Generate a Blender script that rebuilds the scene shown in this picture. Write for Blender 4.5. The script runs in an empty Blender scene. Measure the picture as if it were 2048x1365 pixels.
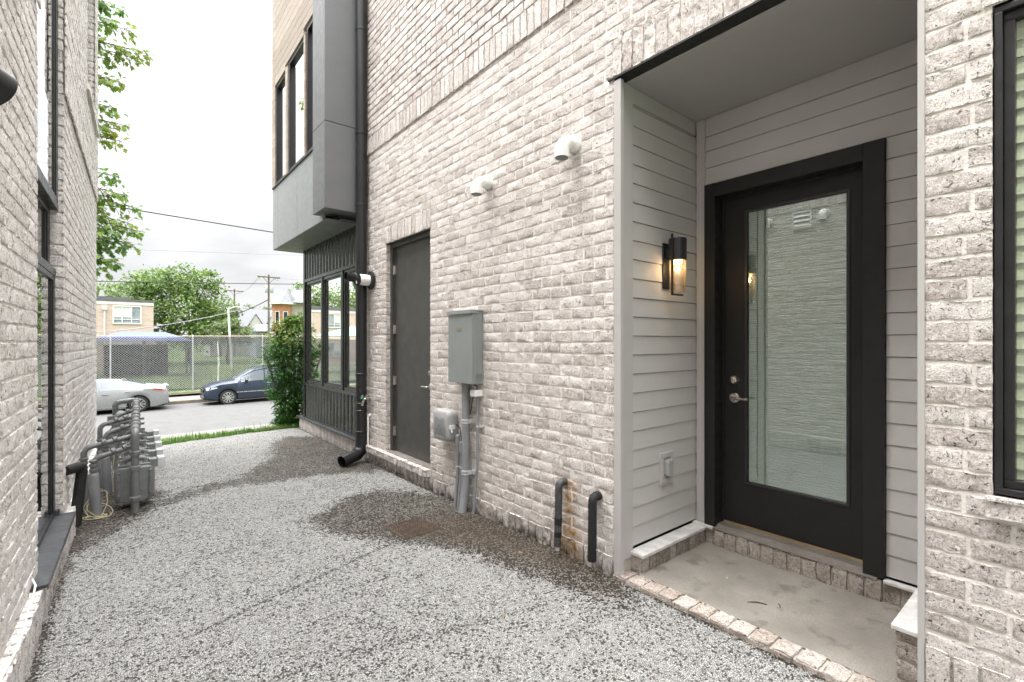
import bpy, math, random
import numpy as np
from mathutils import Vector, Matrix
R = math.radians
rng = random.Random(7)
nr = np.random.default_rng(11)
scn = bpy.context.scene
COL = scn.collection

# ------------------------------------------------------------------ camera
cam = bpy.data.objects.new("camera", bpy.data.cameras.new("camera"))
COL.objects.link(cam)
cam.data.sensor_width = 36.0
cam.data.lens = 36.0 * 960.0 / 2048.0
cam.data.shift_y = 2.5 / 2048.0
cam.data.clip_start = 0.05
cam.data.clip_end = 3000
YAW = math.atan2(1024 - 237, 960)
cam.location = (0, 0, 1.5)
cam.rotation_euler = (R(90), 0, -YAW)
scn.camera = cam

# ------------------------------------------------------------------ world: overcast sky, brighter overhead
SUN_EL, SUN_AZ = R(66), R(292)
w = bpy.data.worlds.new("World")
scn.world = w
w.use_nodes = True
nt = w.node_tree
nt.nodes.clear()
def N(t, kind, **kw):
    n = t.nodes.new(kind)
    for k, v in kw.items():
        if k in n.inputs.keys() if isinstance(k, str) else False:
            n.inputs[k].default_value = v
        else:
            setattr(n, k, v)
    return n
def I(n, **kw):
    for k, v in kw.items():
        n.inputs[k.replace('_', ' ')].default_value = v
    return n
out = nt.nodes.new('ShaderNodeOutputWorld')
bg = nt.nodes.new('ShaderNodeBackground'); bg.inputs['Strength'].default_value = 0.1
sky = nt.nodes.new('ShaderNodeTexSky'); sky.sky_type = 'NISHITA'; sky.sun_disc = False
sky.sun_elevation = SUN_EL; sky.sun_rotation = SUN_AZ
tc = nt.nodes.new('ShaderNodeTexCoord')
sep = nt.nodes.new('ShaderNodeSeparateXYZ'); nt.links.new(tc.outputs['Generated'], sep.inputs[0])
ramp = nt.nodes.new('ShaderNodeMapRange')           # luminance grows from horizon to zenith (overcast dome)
ramp.inputs['From Min'].default_value = 0.0; ramp.inputs['From Max'].default_value = 1.0
ramp.inputs['To Min'].default_value = 5.0
ramp.inputs['To Max'].default_value = 96.0
ramp.interpolation_type = 'SMOOTHERSTEP' if False else 'LINEAR'
pw = nt.nodes.new('ShaderNodeMath'); pw.operation = 'POWER'; pw.use_clamp = True; pw.inputs[1].default_value = 3.9
nt.links.new(sep.outputs['Z'], pw.inputs[0]); nt.links.new(pw.outputs[0], ramp.inputs['Value'])
cm = nt.nodes.new('ShaderNodeMapping'); cm.inputs['Scale'].default_value = (1.6, 1.6, 4.2)
nt.links.new(tc.outputs['Generated'], cm.inputs[0])
cl = nt.nodes.new('ShaderNodeTexNoise'); cl.inputs['Scale'].default_value = 1.6; cl.inputs['Detail'].default_value = 5; cl.inputs['Roughness'].default_value = .5
nt.links.new(cm.outputs[0], cl.inputs['Vector'])
cr = nt.nodes.new('ShaderNodeMapRange'); cr.inputs['From Min'].default_value = .38; cr.inputs['From Max'].default_value = .62
cr.inputs['To Min'].default_value = .76; cr.inputs['To Max'].default_value = 1.12
nt.links.new(cl.outputs['Fac'], cr.inputs['Value'])
mu = nt.nodes.new('ShaderNodeMath'); mu.operation = 'MULTIPLY'
nt.links.new(ramp.outputs[0], mu.inputs[0]); nt.links.new(cr.outputs[0], mu.inputs[1])
dt = nt.nodes.new('ShaderNodeVectorMath'); dt.operation = 'DOT_PRODUCT'; dt.inputs[1].default_value = (-.32, .16, 0)   # the veiled sun's side of the sky is brighter
nt.links.new(tc.outputs['Generated'], dt.inputs[0])
dm = nt.nodes.new('ShaderNodeMath'); dm.operation = 'MULTIPLY_ADD'; dm.inputs[1].default_value = 1.; dm.inputs[2].default_value = 1.
nt.links.new(dt.outputs['Value'], dm.inputs[0])
mu2 = nt.nodes.new('ShaderNodeMath'); mu2.operation = 'MULTIPLY'; nt.links.new(mu.outputs[0], mu2.inputs[0]); nt.links.new(dm.outputs[0], mu2.inputs[1])
cc = nt.nodes.new('ShaderNodeVectorMath'); cc.operation = 'SCALE'; cc.inputs[0].default_value = (.995, .995, .995)
nt.links.new(mu2.outputs[0], cc.inputs['Scale'])
mx = nt.nodes.new('ShaderNodeMix'); mx.data_type = 'RGBA'; mx.inputs['Factor'].default_value = .93
nt.links.new(sky.outputs[0], mx.inputs['A']); nt.links.new(cc.outputs[0], mx.inputs['B'])
nt.links.new(mx.outputs['Result'], bg.inputs['Color']); nt.links.new(bg.outputs[0], out.inputs[0])

sl = bpy.data.lights.new("sun", 'SUN'); sl.energy = 1.4; sl.angle = R(30); sl.color = (1, .97, .93)
so = bpy.data.objects.new("sun", sl); COL.objects.link(so)
sd = Vector((math.sin(SUN_AZ) * math.cos(SUN_EL), math.cos(SUN_AZ) * math.cos(SUN_EL), math.sin(SUN_EL)))
so.rotation_euler = sd.to_track_quat('Z', 'Y').to_euler()
scn.view_settings.view_transform = 'Standard'
scn.view_settings.look = 'None'
scn.view_settings.exposure = 0.98
scn.view_settings.gamma = 1.0
scn.view_settings.use_curve_mapping = False

# ------------------------------------------------------------------ materials
MATS = {}
class NT:
    """small wrapper for building node trees"""
    def __init__(s, name):
        s.m = bpy.data.materials.new(name); s.m.use_nodes = True
        s.t = s.m.node_tree; s.t.nodes.clear()
        s.out = s.t.nodes.new('ShaderNodeOutputMaterial')
        s.b = s.t.nodes.new('ShaderNodeBsdfPrincipled')
        s.t.links.new(s.b.outputs[0], s.out.inputs[0])
        MATS[name] = s.m
    def n(s, kind, inp=None, **kw):
        x = s.t.nodes.new(kind)
        for k, v in kw.items(): setattr(x, k, v)
        for k, v in (inp or {}).items():
            if isinstance(v, bpy.types.NodeSocket): s.t.links.new(v, x.inputs[k])
            else: x.inputs[k].default_value = v
        return x
    def link(s, a, b): s.t.links.new(a, b)
    def coord(s, out='Object'): return s.n('ShaderNodeTexCoord').outputs[out]
    def noise(s, scale, detail=4, rough=.55, vec=None, dist=0):
        return s.n('ShaderNodeTexNoise', {'Scale': scale, 'Detail': detail, 'Roughness': rough, 'Distortion': dist,
                                          'Vector': vec if vec is not None else s.coord()}).outputs['Fac']
    def rng(s, v, a, b, c=0., d=1.):
        return s.n('ShaderNodeMapRange', {'Value': v, 'From Min': a, 'From Max': b, 'To Min': c, 'To Max': d}).outputs[0]
    def mix(s, f, a, b):
        x = s.n('ShaderNodeMix', data_type='RGBA')
        for k, v in (('Factor', f), ('A', a), ('B', b)):
            if isinstance(v, bpy.types.NodeSocket): s.link(v, x.inputs[k])
            elif k == 'Factor': x.inputs[k].default_value = v
            else: x.inputs[k].default_value = (*v, 1) if len(v) == 3 else v
        return x.outputs['Result']
    def math(s, op, a, b=0., clamp=False):
        x = s.n('ShaderNodeMath', operation=op, use_clamp=clamp)
        for i, v in enumerate((a, b)):
            if isinstance(v, bpy.types.NodeSocket): s.link(v, x.inputs[i])
            else: x.inputs[i].default_value = v
        return x.outputs[0]
    def bump(s, h, strength=.5, dist=.01):
        x = s.n('ShaderNodeBump', {'Height': h, 'Strength': strength, 'Distance': dist})
        s.link(x.outputs[0], s.b.inputs['Normal'])
    def set(s, **kw):
        for k, v in kw.items():
            i = s.b.inputs[k.replace('_', ' ')]
            if isinstance(v, bpy.types.NodeSocket): s.link(v, i)
            else: i.default_value = (*v, 1) if isinstance(v, tuple) and len(v) == 3 else v

def plain(name, col, rough=.55, metal=0., var=.18, nscale=9., bump=0., bscale=60., spec=.5, rvar=.1):
    t = NT(name)
    f = t.noise(nscale, 6, .6)
    a = tuple(c * (1 - var) for c in col); b = tuple(min(1, c * (1 + var)) for c in col)
    t.set(Base_Color=t.mix(t.rng(f, .3, .7), a, b), Metallic=metal, Specular_IOR_Level=spec)
    t.set(Roughness=t.rng(t.noise(nscale * 3, 4), .3, .7, max(.02, rough - rvar), min(1, rough + rvar)))
    if bump: t.bump(t.noise(bscale, 6, .6), bump, .004)
    return t.m

def island(t): return t.n('ShaderNodeNewGeometry').outputs['Random Per Island']

def brick_mat(name, body1, body2, wash, pit, washlo=.40, washhi=.62, stain=True):
    t = NT(name)
    co = t.coord()
    r = island(t)
    body = t.mix(r, body1, body2)
    big = t.noise(5.5, 5, .6, co)
    fine = t.noise(58, 6, .70, co, .5)
    grain = t.noise(170, 4, .65, co)
    # limewash left in broken patches, bricks differ in how much they kept
    k = t.math('ADD', t.math('MULTIPLY', fine, .88), t.math('MULTIPLY', big, .12))
    k = t.math('ADD', k, t.math('MULTIPLY', t.math('SUBTRACT', r, .5), .12))
    m = t.rng(k, washlo, washhi)
    c = t.mix(m, body, wash)
    c = t.mix(t.rng(grain, .50, .66, 0, .75), c, tuple(x * .55 for x in body1))
    v = t.n('ShaderNodeTexNoise', {'Scale': 46., 'Detail': 4., 'Roughness': .7, 'Distortion': 1.6, 'Vector': co}).outputs['Fac']
    pm = t.rng(v, .585, .63)
    c = t.mix(t.math('MULTIPLY', pm, .85), c, pit)
    if stain:
        st = t.n('ShaderNodeAttribute', attribute_name='stain').outputs['Fac']
        sm = t.math('MULTIPLY', st, t.rng(t.noise(26, 5, .7, co), .3, .6), True)
        c = t.mix(sm, c, (.34, .17, .03))
        di = t.n('ShaderNodeAttribute', attribute_name='dirt').outputs['Fac']
        dm = t.math('MULTIPLY', di, t.rng(t.noise(14, 6, .7, co), .30, .62), True)
        c = t.mix(dm, c, (.075, .062, .048))
    t.set(Base_Color=c, Roughness=.9, Specular_IOR_Level=.25)
    h = t.math('ADD', t.math('MULTIPLY', fine, 1.0), t.math('MULTIPLY', grain, .6))
    h = t.math('SUBTRACT', h, t.math('MULTIPLY', pm, .5))
    t.bump(h, .8, .010)
    return t.m

brick_mat('brick', (.45, .39, .362), (.61, .55, .52), (.765, .72, .685), (.075, .052, .04), .38, .60)
brick_mat('brick_white', (.56, .505, .47), (.70, .65, .615), (.86, .83, .80), (.10, .07, .055), .34, .54)
brick_mat('brick_old', (.29, .245, .21), (.42, .36, .315), (.58, .53, .48), (.06, .05, .04), .42, .64)
brick_mat('brick_paver', (.36, .285, .235), (.50, .41, .355), (.66, .62, .58), (.08, .06, .045), .44, .62)

t = NT('mortar'); co = t.coord()
c = t.mix(t.rng(t.noise(16, 6, .65, co), .3, .7), (.70, .65, .605), (.83, .785, .74))
c = t.mix(t.rng(t.noise(120, 3, .6, co), .60, .72, 0, .5), c, (.22, .19, .165))
di = t.n('ShaderNodeAttribute', attribute_name='dirt').outputs['Fac']
c = t.mix(t.math('MULTIPLY', di, .7), c, (.09, .075, .06))
t.set(Base_Color=c, Roughness=.95, Specular_IOR_Level=.2); t.bump(t.noise(70, 5, .65, co), .8, .008)

plain('dirty_mortar', (.40, .365, .32), .95, var=.22, nscale=22, bump=.5)
# pad: pale chippings in dark binder, wet and rusty where the attributes say so
t = NT('chip_asphalt'); co = t.coord()
vo = t.n('ShaderNodeTexVoronoi', {'Scale': 100., 'Vector': co, 'Randomness': 1.}, feature='F1')
ve = t.n('ShaderNodeTexVoronoi', {'Scale': 100., 'Vector': co, 'Randomness': 1.}, feature='DISTANCE_TO_EDGE')
v2 = t.n('ShaderNodeTexVoronoi', {'Scale': 150., 'Vector': co, 'Randomness': 1.}, feature='F1')
cellr = t.n('ShaderNodeSeparateColor', {'Color': vo.outputs['Color']}).outputs[0]
cellg = t.n('ShaderNodeSeparateColor', {'Color': vo.outputs['Color']}).outputs[1]
wet = t.n('ShaderNodeAttribute', attribute_name='wet').outputs['Fac']
rust = t.n('ShaderNodeAttribute', attribute_name='rust').outputs['Fac']
crack = t.n('ShaderNodeAttribute', attribute_name='crack').outputs['Fac']
wet = t.math('ADD', wet, t.math('MULTIPLY', t.math('SUBTRACT', t.noise(3.1, 5, .65, co), .5), .75))
wn = t.math('ADD', wet, t.math('MULTIPLY', t.math('SUBTRACT', t.noise(11, 8, .8, co), .5), 1.9))
wm = t.rng(wn, .26, .72)
patch = t.noise(1.4, 4, .6, co)
mid = t.noise(7, 5, .6, co)
gap = t.rng(t.math('ADD', ve.outputs['Distance'], t.math('MULTIPLY', t.math('SUBTRACT', t.noise(46, 5, .7, co), .5), .30)), .02, .12)                       # 0 in the gaps
lost = t.math('ADD', cellr, t.math('ADD', t.math('MULTIPLY', t.math('SUBTRACT', mid, .5), .65), t.math('MULTIPLY', t.math('SUBTRACT', patch, .5), .55)))
lost = t.math('ADD', lost, t.math('MULTIPLY', crack, .42))
lost = t.math('ADD', lost, t.math('MULTIPLY', wm, .46))
keep = t.math('MULTIPLY', gap, t.rng(lost, .90, .82))
stone = t.mix(cellg, (.32, .315, .30), (.52, .513, .495))
stone = t.mix(t.rng(wm, .45, 1.), stone, (.26, .24, .21))
binder = t.mix(t.noise(300, 2, .5, co), (.030, .028, .026), (.095, .091, .085))
wb = t.mix(t.noise(60, 5, .7, co), (.010, .009, .007), (.036, .031, .024))
binder = t.mix(t.rng(wm, .0, .55), binder, wb)
c = t.mix(keep, binder, stone)
rm = t.math('MULTIPLY', t.rng(t.math('ADD', rust, t.math('MULTIPLY', t.math('SUBTRACT', t.noise(15, 6, .7, co), .5), 1.1)), .45, .95), .45)
rc = t.mix(t.math('MULTIPLY', t.rng(cellg, .6, .9), gap), (.026, .016, .009), (.22, .15, .095))
c = t.mix(rm, c, rc)
c = t.mix(t.math('MULTIPLY', crack, .2, True), c, (.03, .028, .025))
t.set(Base_Color=c, Roughness=t.mix(wm, (.92,) * 3, (.55,) * 3), Specular_IOR_Level=.22)
t.bump(t.math('ADD', t.math('MULTIPLY', keep, 1.), t.math('MULTIPLY', v2.outputs['Distance'], .5)), .9, .006)

t = NT('porch_concrete'); co = t.coord()
c = t.mix(t.rng(t.noise(3, 6, .6, co), .3, .7), (.175, .158, .138), (.28, .257, .225))
st = t.rng(t.noise(5.2, 4, .55, t.n('ShaderNodeMapping', {'Vector': co, 'Location': (3.1, 1.7, 0)}).outputs[0]), .57, .66)
c = t.mix(t.math('MULTIPLY', st, .66), c, (.10, .085, .07))
c = t.mix(t.rng(t.noise(150, 4, .7, co), .50, .72, 0, .75), c, (.12, .11, .095))
br = t.n('ShaderNodeTexWave', {'Scale': 55., 'Distortion': 1.2, 'Detail': 2., 'Vector': co}, bands_direction='X').outputs['Fac']
t.set(Base_Color=c, Roughness=.85); t.bump(t.math('ADD', t.math('MULTIPLY', br, .35), t.noise(160, 3, .6, co)), .35, .003)

plain('road_surface', (.088, .0875, .086), .9, var=.12, nscale=2.2, bump=.4, bscale=90)
plain('kerb_concrete', (.16, .153, .14), .9, var=.14, nscale=5, bump=.3)
plain('old_kerb', (.17, .145, .115), .9, var=.3, nscale=4, bump=.3)
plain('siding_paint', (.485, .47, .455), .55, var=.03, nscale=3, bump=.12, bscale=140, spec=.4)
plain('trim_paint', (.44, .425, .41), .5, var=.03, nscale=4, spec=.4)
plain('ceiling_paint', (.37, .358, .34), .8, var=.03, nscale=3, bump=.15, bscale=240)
plain('stone_cap', (.56, .55, .53), .7, var=.22, nscale=11, bump=.2)
plain('door_paint', (.0150, .0143, .0137), .5, var=.12, nscale=6, bump=.05, bscale=120, spec=.3)
plain('grey_door_paint', (.050, .047, .044), .42, var=.08, nscale=2.5, bump=.04, bscale=120)
plain('black_metal', (.013, .013, .0145), .38, var=.2, nscale=8, metal=.0, bump=.06)
plain('black_steel', (.012, .012, .012), .6, var=.2)
plain('bronze_panel', (.06, .06, .06), .24, metal=.7, var=.10, nscale=3.5, rvar=.05)
plain('sill_metal', (.065, .068, .074), .45, metal=.2, var=.2, nscale=6, bump=.1, bscale=20)
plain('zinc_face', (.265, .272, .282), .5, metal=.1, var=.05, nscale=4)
plain('zinc_shaded', (.15, .154, .16), .5, metal=.1, var=.05, nscale=4)  # same zinc, darker: shade on the pilaster's side is put into the colour
plain('soffit_metal', (.17, .172, .175), .6, var=.18, nscale=2.5)
plain('pvc_white', (.78, .77, .75), .35, var=.05, nscale=10)
plain('grille_grey', (.10, .10, .10), .6)
plain('panel_grey', (.235, .255, .25), .45, var=.06, nscale=5, bump=.06, bscale=90, metal=.1)
plain('plastic_grey', (.33, .33, .325), .5, var=.08, nscale=7, bump=.08)
plain('conduit_grey', (.225, .23, .24), .5, var=.12, nscale=9)
plain('gas_grey', (.17, .178, .175), .45, var=.2, nscale=12, bump=.12, bscale=50)
plain('gas_pipe', (.145, .15, .15), .42, var=.22, nscale=14, bump=.1, bscale=60)
plain('foam_black', (.009, .009, .0095), .75, var=.3, nscale=16, bump=.35, bscale=40)
plain('scuffed_foam', (.05, .05, .05), .75, var=.9, nscale=22, bump=.4, bscale=40)
plain('satin_nickel', (.55, .51, .45), .3, metal=.95, var=.06)
plain('brass_plate', (.30, .25, .16), .5, metal=.6)
plain('aluminium', (.34, .31, .28), .42, metal=.5, var=.15)
plain('oak_strip', (.27, .19, .10), .6)
plain('rusty_iron', (.055, .034, .022), .85, var=.6, nscale=14, bump=.5, bscale=60)
plain('yellow_wire', (.55, .48, .30), .6)
plain('white_cable', (.7, .69, .66), .5)
plain('white_paint', (.74, .74, .72), .5, var=.05)
plain('white_vinyl', (.78, .78, .76), .5, var=.04)
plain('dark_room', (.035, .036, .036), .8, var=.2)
plain('tyre', (.022, .022, .022), .8)
plain('alloy', (.55, .55, .55), .3, metal=.85)
plain('car_glass', (.03, .036, .04), .06, spec=.9, var=.02)
plain('pale_car_glass', (.10, .12, .135), .06, spec=1., var=.02)
plain('silver_paint', (.27, .275, .28), .32, metal=.2, var=.02)
plain('slate_paint', (.036, .047, .075), .22, metal=.35, var=.03)
plain('red_lens', (.45, .012, .015), .2)
plain('clear_lens', (.60, .61, .62), .15)
plain('green_handle', (.05, .18, .14), .5)
plain('galvanised', (.56, .57, .58), .5, metal=.25)
plain('fence_top_rail', (.42, .30, .25), .7, var=.3)
plain('timber_pole', (.16, .125, .095), .9, var=.25, nscale=6)
plain('transformer_grey', (.38, .40, .42), .5)
plain('wire_black', (.03, .03, .03), .6)
plain('wire_grey', (.28, .28, .29), .6)
plain('blue_roof', (.05, .085, .22), .6, var=.1)
plain('teal_canvas', (.13, .30, .27), .7, var=.1)
plain('slate_roof', (.14, .145, .155), .85, var=.2, nscale=4)
plain('pale_wall', (.55, .54, .51), .85, var=.08)
plain('bluegrey_wall', (.36, .42, .47), .85, var=.08)
plain('orange_brick', (.43, .20, .12), .9, var=.25, nscale=3)
plain('stone_wall', (.40, .36, .31), .9, var=.2, nscale=3)
plain('school_pane', (.30, .33, .36), .15, var=.4, nscale=1.4)
plain('blind_white', (.66, .67, .64), .6, var=.03)
plain('blind_green', (.66, .68, .60), .55, var=.04)
plain('bark', (.085, .068, .052), .9, var=.3, nscale=10, bump=.5)
plain('soil', (.09, .065, .045), .95, var=.4, nscale=6, bump=.5)
plain('verge_grass', (.075, .12, .03), .95, var=.4, nscale=3, bump=.5, bscale=30)
plain('field_grass', (.07, .105, .035), .95, var=.3, nscale=.6)

t = NT('school_brick'); co = t.coord()
bt = t.n('ShaderNodeTexBrick', {'Vector': t.n('ShaderNodeMapping', {'Vector': co, 'Rotation': (R(90), 0, 0)}).outputs[0], 'Scale': 1., 'Brick Width': .42, 'Row Height': .14,
        'Mortar Size': .012, 'Color1': (.56, .41, .34, 1), 'Color2': (.64, .50, .43, 1), 'Mortar': (.60, .55, .50, 1)})
t.set(Base_Color=t.mix(t.rng(t.noise(1.2, 4), .3, .7, 0, .2), bt.outputs['Color'], (.48, .34, .28)), Roughness=.9)

t = NT('cedar'); co = t.coord()
r = island(t)
gr = t.noise(6, 7, .7, t.n('ShaderNodeMapping', {'Vector': co, 'Scale': (6, .8, 9)}).outputs[0], .5)
c = t.mix(r, (.29, .235, .19), (.41, .345, .29))
c = t.mix(t.rng(gr, .42, .66, 0, .6), c, (.18, .135, .105))
c = t.mix(t.rng(t.noise(1.1, 3), .4, .7, 0, .35), c, (.40, .36, .32))
t.set(Base_Color=c, Roughness=.75); t.bump(gr, .3, .004)

def leaf_mat(name, a, b, c3, trans=.35):
    t = NT(name)
    r = island(t)
    c = t.mix(r, a, b)
    c = t.mix(t.rng(t.noise(1.1, 3), .45, .7), c, c3)
    t.set(Base_Color=c, Roughness=.45, Specular_IOR_Level=.4)
    tr = t.n('ShaderNodeBsdfTranslucent', {'Color': c})
    ms = t.n('ShaderNodeMixShader', {0: trans})
    t.link(t.b.outputs[0], ms.inputs[1]); t.link(tr.outputs[0], ms.inputs[2]); t.link(ms.outputs[0], t.out.inputs[0])
leaf_mat('laurel_leaf', (.028, .095, .018), (.075, .19, .035), (.05, .14, .025), .3)
leaf_mat('young_leaf', (.16, .25, .04), (.26, .33, .06), (.20, .28, .05), .35)
leaf_mat('maple_leaf', (.06, .16, .025), (.15, .28, .05), (.24, .28, .04), .45)
leaf_mat('tree_leaf', (.06, .13, .03), (.15, .24, .055), (.22, .30, .06), .35)
leaf_mat('olive_leaf', (.09, .13, .05), (.17, .22, .08), (.12, .18, .06), .35)
leaf_mat('grass_blade', (.045, .12, .016), (.11, .22, .035), (.16, .23, .05), .35)

def glass_mat(name, tint, refl, see, rough=0.0, gcol=(1, 1, 1)):
    """coated pane: a mirror-like coat over tinted, see-through glass"""
    t = NT(name); t.t.nodes.remove(t.b)
    g = t.n('ShaderNodeBsdfGlossy', {'Color': (*gcol, 1), 'Roughness': rough})
    tr = t.n('ShaderNodeBsdfTransparent', {'Color': (*[c * see for c in tint], 1)})
    lw = t.n('ShaderNodeLayerWeight', {'Blend': .25})
    f = t.rng(lw.outputs['Fresnel'], 0., 1., refl, min(1., refl + .75))
    ms = t.n('ShaderNodeMixShader', {0: f}); t.link(tr.outputs[0], ms.inputs[1]); t.link(g.outputs[0], ms.inputs[2])
    t.link(ms.outputs[0], t.out.inputs[0])
glass_mat('door_glass', (.80, .89, .85), .27, .80, gcol=(.93, 1., .97))
glass_mat('coated_glass', (.8, .9, .88), .60, .45)
glass_mat('window_glass', (.92, .97, .86), .12, .9)
glass_mat('dark_glass', (.7, .8, .85), .30, .5)

t = NT('lamp_glass'); t.t.nodes.remove(t.b)
co = t.coord()
sp = t.rng(t.noise(220, 2, .5, co), .5, .62)
g = t.n('ShaderNodeBsdfGlossy', {'Roughness': .08}); tr = t.n('ShaderNodeBsdfTransparent', {'Color': (.93, .90, .84, 1)})
tl = t.n('ShaderNodeBsdfTranslucent', {'Color': (.85, .70, .48, 1)})
m1 = t.n('ShaderNodeMixShader', {0: t.rng(sp, 0, 1, .02, .22)}); t.link(tr.outputs[0], m1.inputs[1]); t.link(tl.outputs[0], m1.inputs[2])
m2 = t.n('ShaderNodeMixShader', {0: .1}); t.link(m1.outputs[0], m2.inputs[1]); t.link(g.outputs[0], m2.inputs[2])
t.link(m2.outputs[0], t.out.inputs[0])
t = NT('lamp_glow'); t.set(Base_Color=(1., .8, .5), Emission_Color=(1., .70, .36), Emission_Strength=3.5)

t = NT('privacy_mesh'); t.t.nodes.remove(t.b)
d = t.n('ShaderNodeBsdfDiffuse', {'Color': (.022, .022, .024, 1)}); tr = t.n('ShaderNodeBsdfTransparent')
ms = t.n('ShaderNodeMixShader', {0: t.rng(t.noise(.8, 4), .3, .7, .66, .80)}); t.link(tr.outputs[0], ms.inputs[1]); t.link(d.outputs[0], ms.inputs[2])
t.link(ms.outputs[0], t.out.inputs[0])

# ------------------------------------------------------------------ mesh helpers
ORG = {}
class MB:
    def __init__(s): s.v = []; s.f = []
    def add(s, vs, fs):
        b = len(s.v); s.v.extend([tuple(p) for p in vs]); s.f.extend([tuple(i + b for i in q) for q in fs]); return s
    def box(s, x0, x1, y0, y1, z0, z1):
        x0, x1 = min(x0, x1), max(x0, x1); y0, y1 = min(y0, y1), max(y0, y1); z0, z1 = min(z0, z1), max(z0, z1)
        return s.add([(x0, y0, z0), (x1, y0, z0), (x1, y1, z0), (x0, y1, z0), (x0, y0, z1), (x1, y0, z1), (x1, y1, z1), (x0, y1, z1)],
                     [(0, 3, 2, 1), (4, 5, 6, 7), (0, 1, 5, 4), (1, 2, 6, 5), (2, 3, 7, 6), (3, 0, 4, 7)])
    def obox(s, c, size, m=None, taper=1.):
        c = Vector(c); h = [q / 2 for q in size]; vs = []
        for z in (-1, 1):
            k = taper if z > 0 else 1
            for x, y in ((-1, -1), (1, -1), (1, 1), (-1, 1)):
                p = Vector((x * h[0] * k, y * h[1] * k, z * h[2]))
                vs.append(c + (m @ p if m else p))
        return s.add(vs, [(0, 3, 2, 1), (4, 5, 6, 7), (0, 1, 5, 4), (1, 2, 6, 5), (2, 3, 7, 6), (3, 0, 4, 7)])
    def quad(s, a, b, c, d): return s.add([a, b, c, d], [(0, 1, 2, 3)])
    def tube(s, path, r, n=12, cap=True, hollow=0.):
        P = [Vector(p) for p in path]; m = len(P)
        rr = r if isinstance(r, (list, tuple)) else [r] * m
        T = []
        for i in range(m):
            a = (P[i] - P[i - 1]).normalized() if i else None
            b = (P[i + 1] - P[i]).normalized() if i < m - 1 else None
            T.append(((a or b) + (b or a)).normalized() if (a and b) else (a or b))
        u = T[0].orthogonal().normalized(); rings = []
        for i in range(m):
            u = (u - T[i] * u.dot(T[i]))
            u = u.normalized() if u.length > 1e-6 else T[i].orthogonal().normalized()
            v = T[i].cross(u); k = 1.
            if 0 < i < m - 1:
                cs = max(.5, T[i].dot((P[i + 1] - P[i]).normalized())); k = 1 / cs
            rings.append([P[i] + (u * math.cos(2 * math.pi * j / n) + v * math.sin(2 * math.pi * j / n)) * rr[i] * (1 if k < 1.2 else 1.05) for j in range(n)])
        vs = [p for q in rings for p in q]; fs = []
        for i in range(m - 1):
            for j in range(n):
                fs.append((i * n + j, i * n + (j + 1) % n, (i + 1) * n + (j + 1) % n, (i + 1) * n + j))
        if cap: fs.append(tuple(range(n - 1, -1, -1)))
        if cap and not hollow: fs.append(tuple((m - 1) * n + j for j in range(n)))
        if hollow:                       # open end with a lip and a dark inner wall
            e = T[-1]; u2 = u; v2 = e.cross(u2); b = len(vs); q = rr[-1] - hollow
            for dz in (0, -min(.12, rr[-1] * 2.5)):
                vs += [P[-1] + e * dz + (u2 * math.cos(2 * math.pi * j / n) + v2 * math.sin(2 * math.pi * j / n)) * q for j in range(n)]
            o = (m - 1) * n
            for j in range(n):
                k = (j + 1) % n
                fs.append((o + j, o + k, b + k, b + j)); fs.append((b + j, b + k, b + n + k, b + n + j))
            fs.append(tuple(b + n + j for j in range(n)))
        return s.add(vs, fs)
    def lathe(s, prof, o, axis, n=20, cap=True):
        o = Vector(o); a = Vector(axis).normalized(); u = a.orthogonal().normalized(); v = a.cross(u); vs = []; fs = []
        for r, h in prof:
            vs += [o + a * h + (u * math.cos(2 * math.pi * j / n) + v * math.sin(2 * math.pi * j / n)) * r for j in range(n)]
        for i in range(len(prof) - 1):
            for j in range(n):
                fs.append((i * n + j, i * n + (j + 1) % n, (i + 1) * n + (j + 1) % n, (i + 1) * n + j))
        if cap:
            fs.append(tuple(range(n - 1, -1, -1))); fs.append(tuple((len(prof) - 1) * n + j for j in range(n)))
        return s.add(vs, fs)
    def cyl(s, a, b, r, n=16): return s.tube([a, b], r, n)
    def prism(s, poly, fn, d0, d1):
        n = len(poly); vs = [fn(p[0], p[1], d0) for p in poly] + [fn(p[0], p[1], d1) for p in poly]
        fs = [tuple(range(n - 1, -1, -1)), tuple(range(n, 2 * n))] + [(i, (i + 1) % n, n + (i + 1) % n, n + i) for i in range(n)]
        return s.add(vs, fs)
    def frame(s, a0, a1, z0, z1, wd, fn, d0, d1, sides='LRTB'):
        """rectangular frame of boards butted end to end in the plane fn(a, z, depth)"""
        def bx(p0, p1, q0, q1):
            s.prism([(p0, q0), (p1, q0), (p1, q1), (p0, q1)], fn, d0, d1)
        b = z0 + (wd if 'B' in sides else 0); tp = z1 - (wd if 'T' in sides else 0)
        if 'B' in sides: bx(a0, a1, z0, b)
        if 'T' in sides: bx(a0, a1, tp, z1)
        if 'L' in sides: bx(a0, a0 + wd, b, tp)
        if 'R' in sides: bx(a1 - wd, a1, b, tp)
        return s
    def islands(s, name, mat, parent=None, **kw):
        p = list(range(len(s.v)))
        def fd(i):
            while p[i] != i: p[i] = p[p[i]]; i = p[i]
            return i
        for q in s.f:
            for i in q[1:]: p[fd(i)] = fd(q[0])
        gr = {}
        for q in s.f: gr.setdefault(fd(q[0]), []).append(q)
        out = []
        for fs in gr.values():
            u = sorted({i for q in fs for i in q}); mp = {a: k for k, a in enumerate(u)}
            k = MB(); k.v = [s.v[i] for i in u]; k.f = [tuple(mp[i] for i in q) for q in fs]
            out.append(k.build(name, mat, parent, **kw))
        return out
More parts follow.
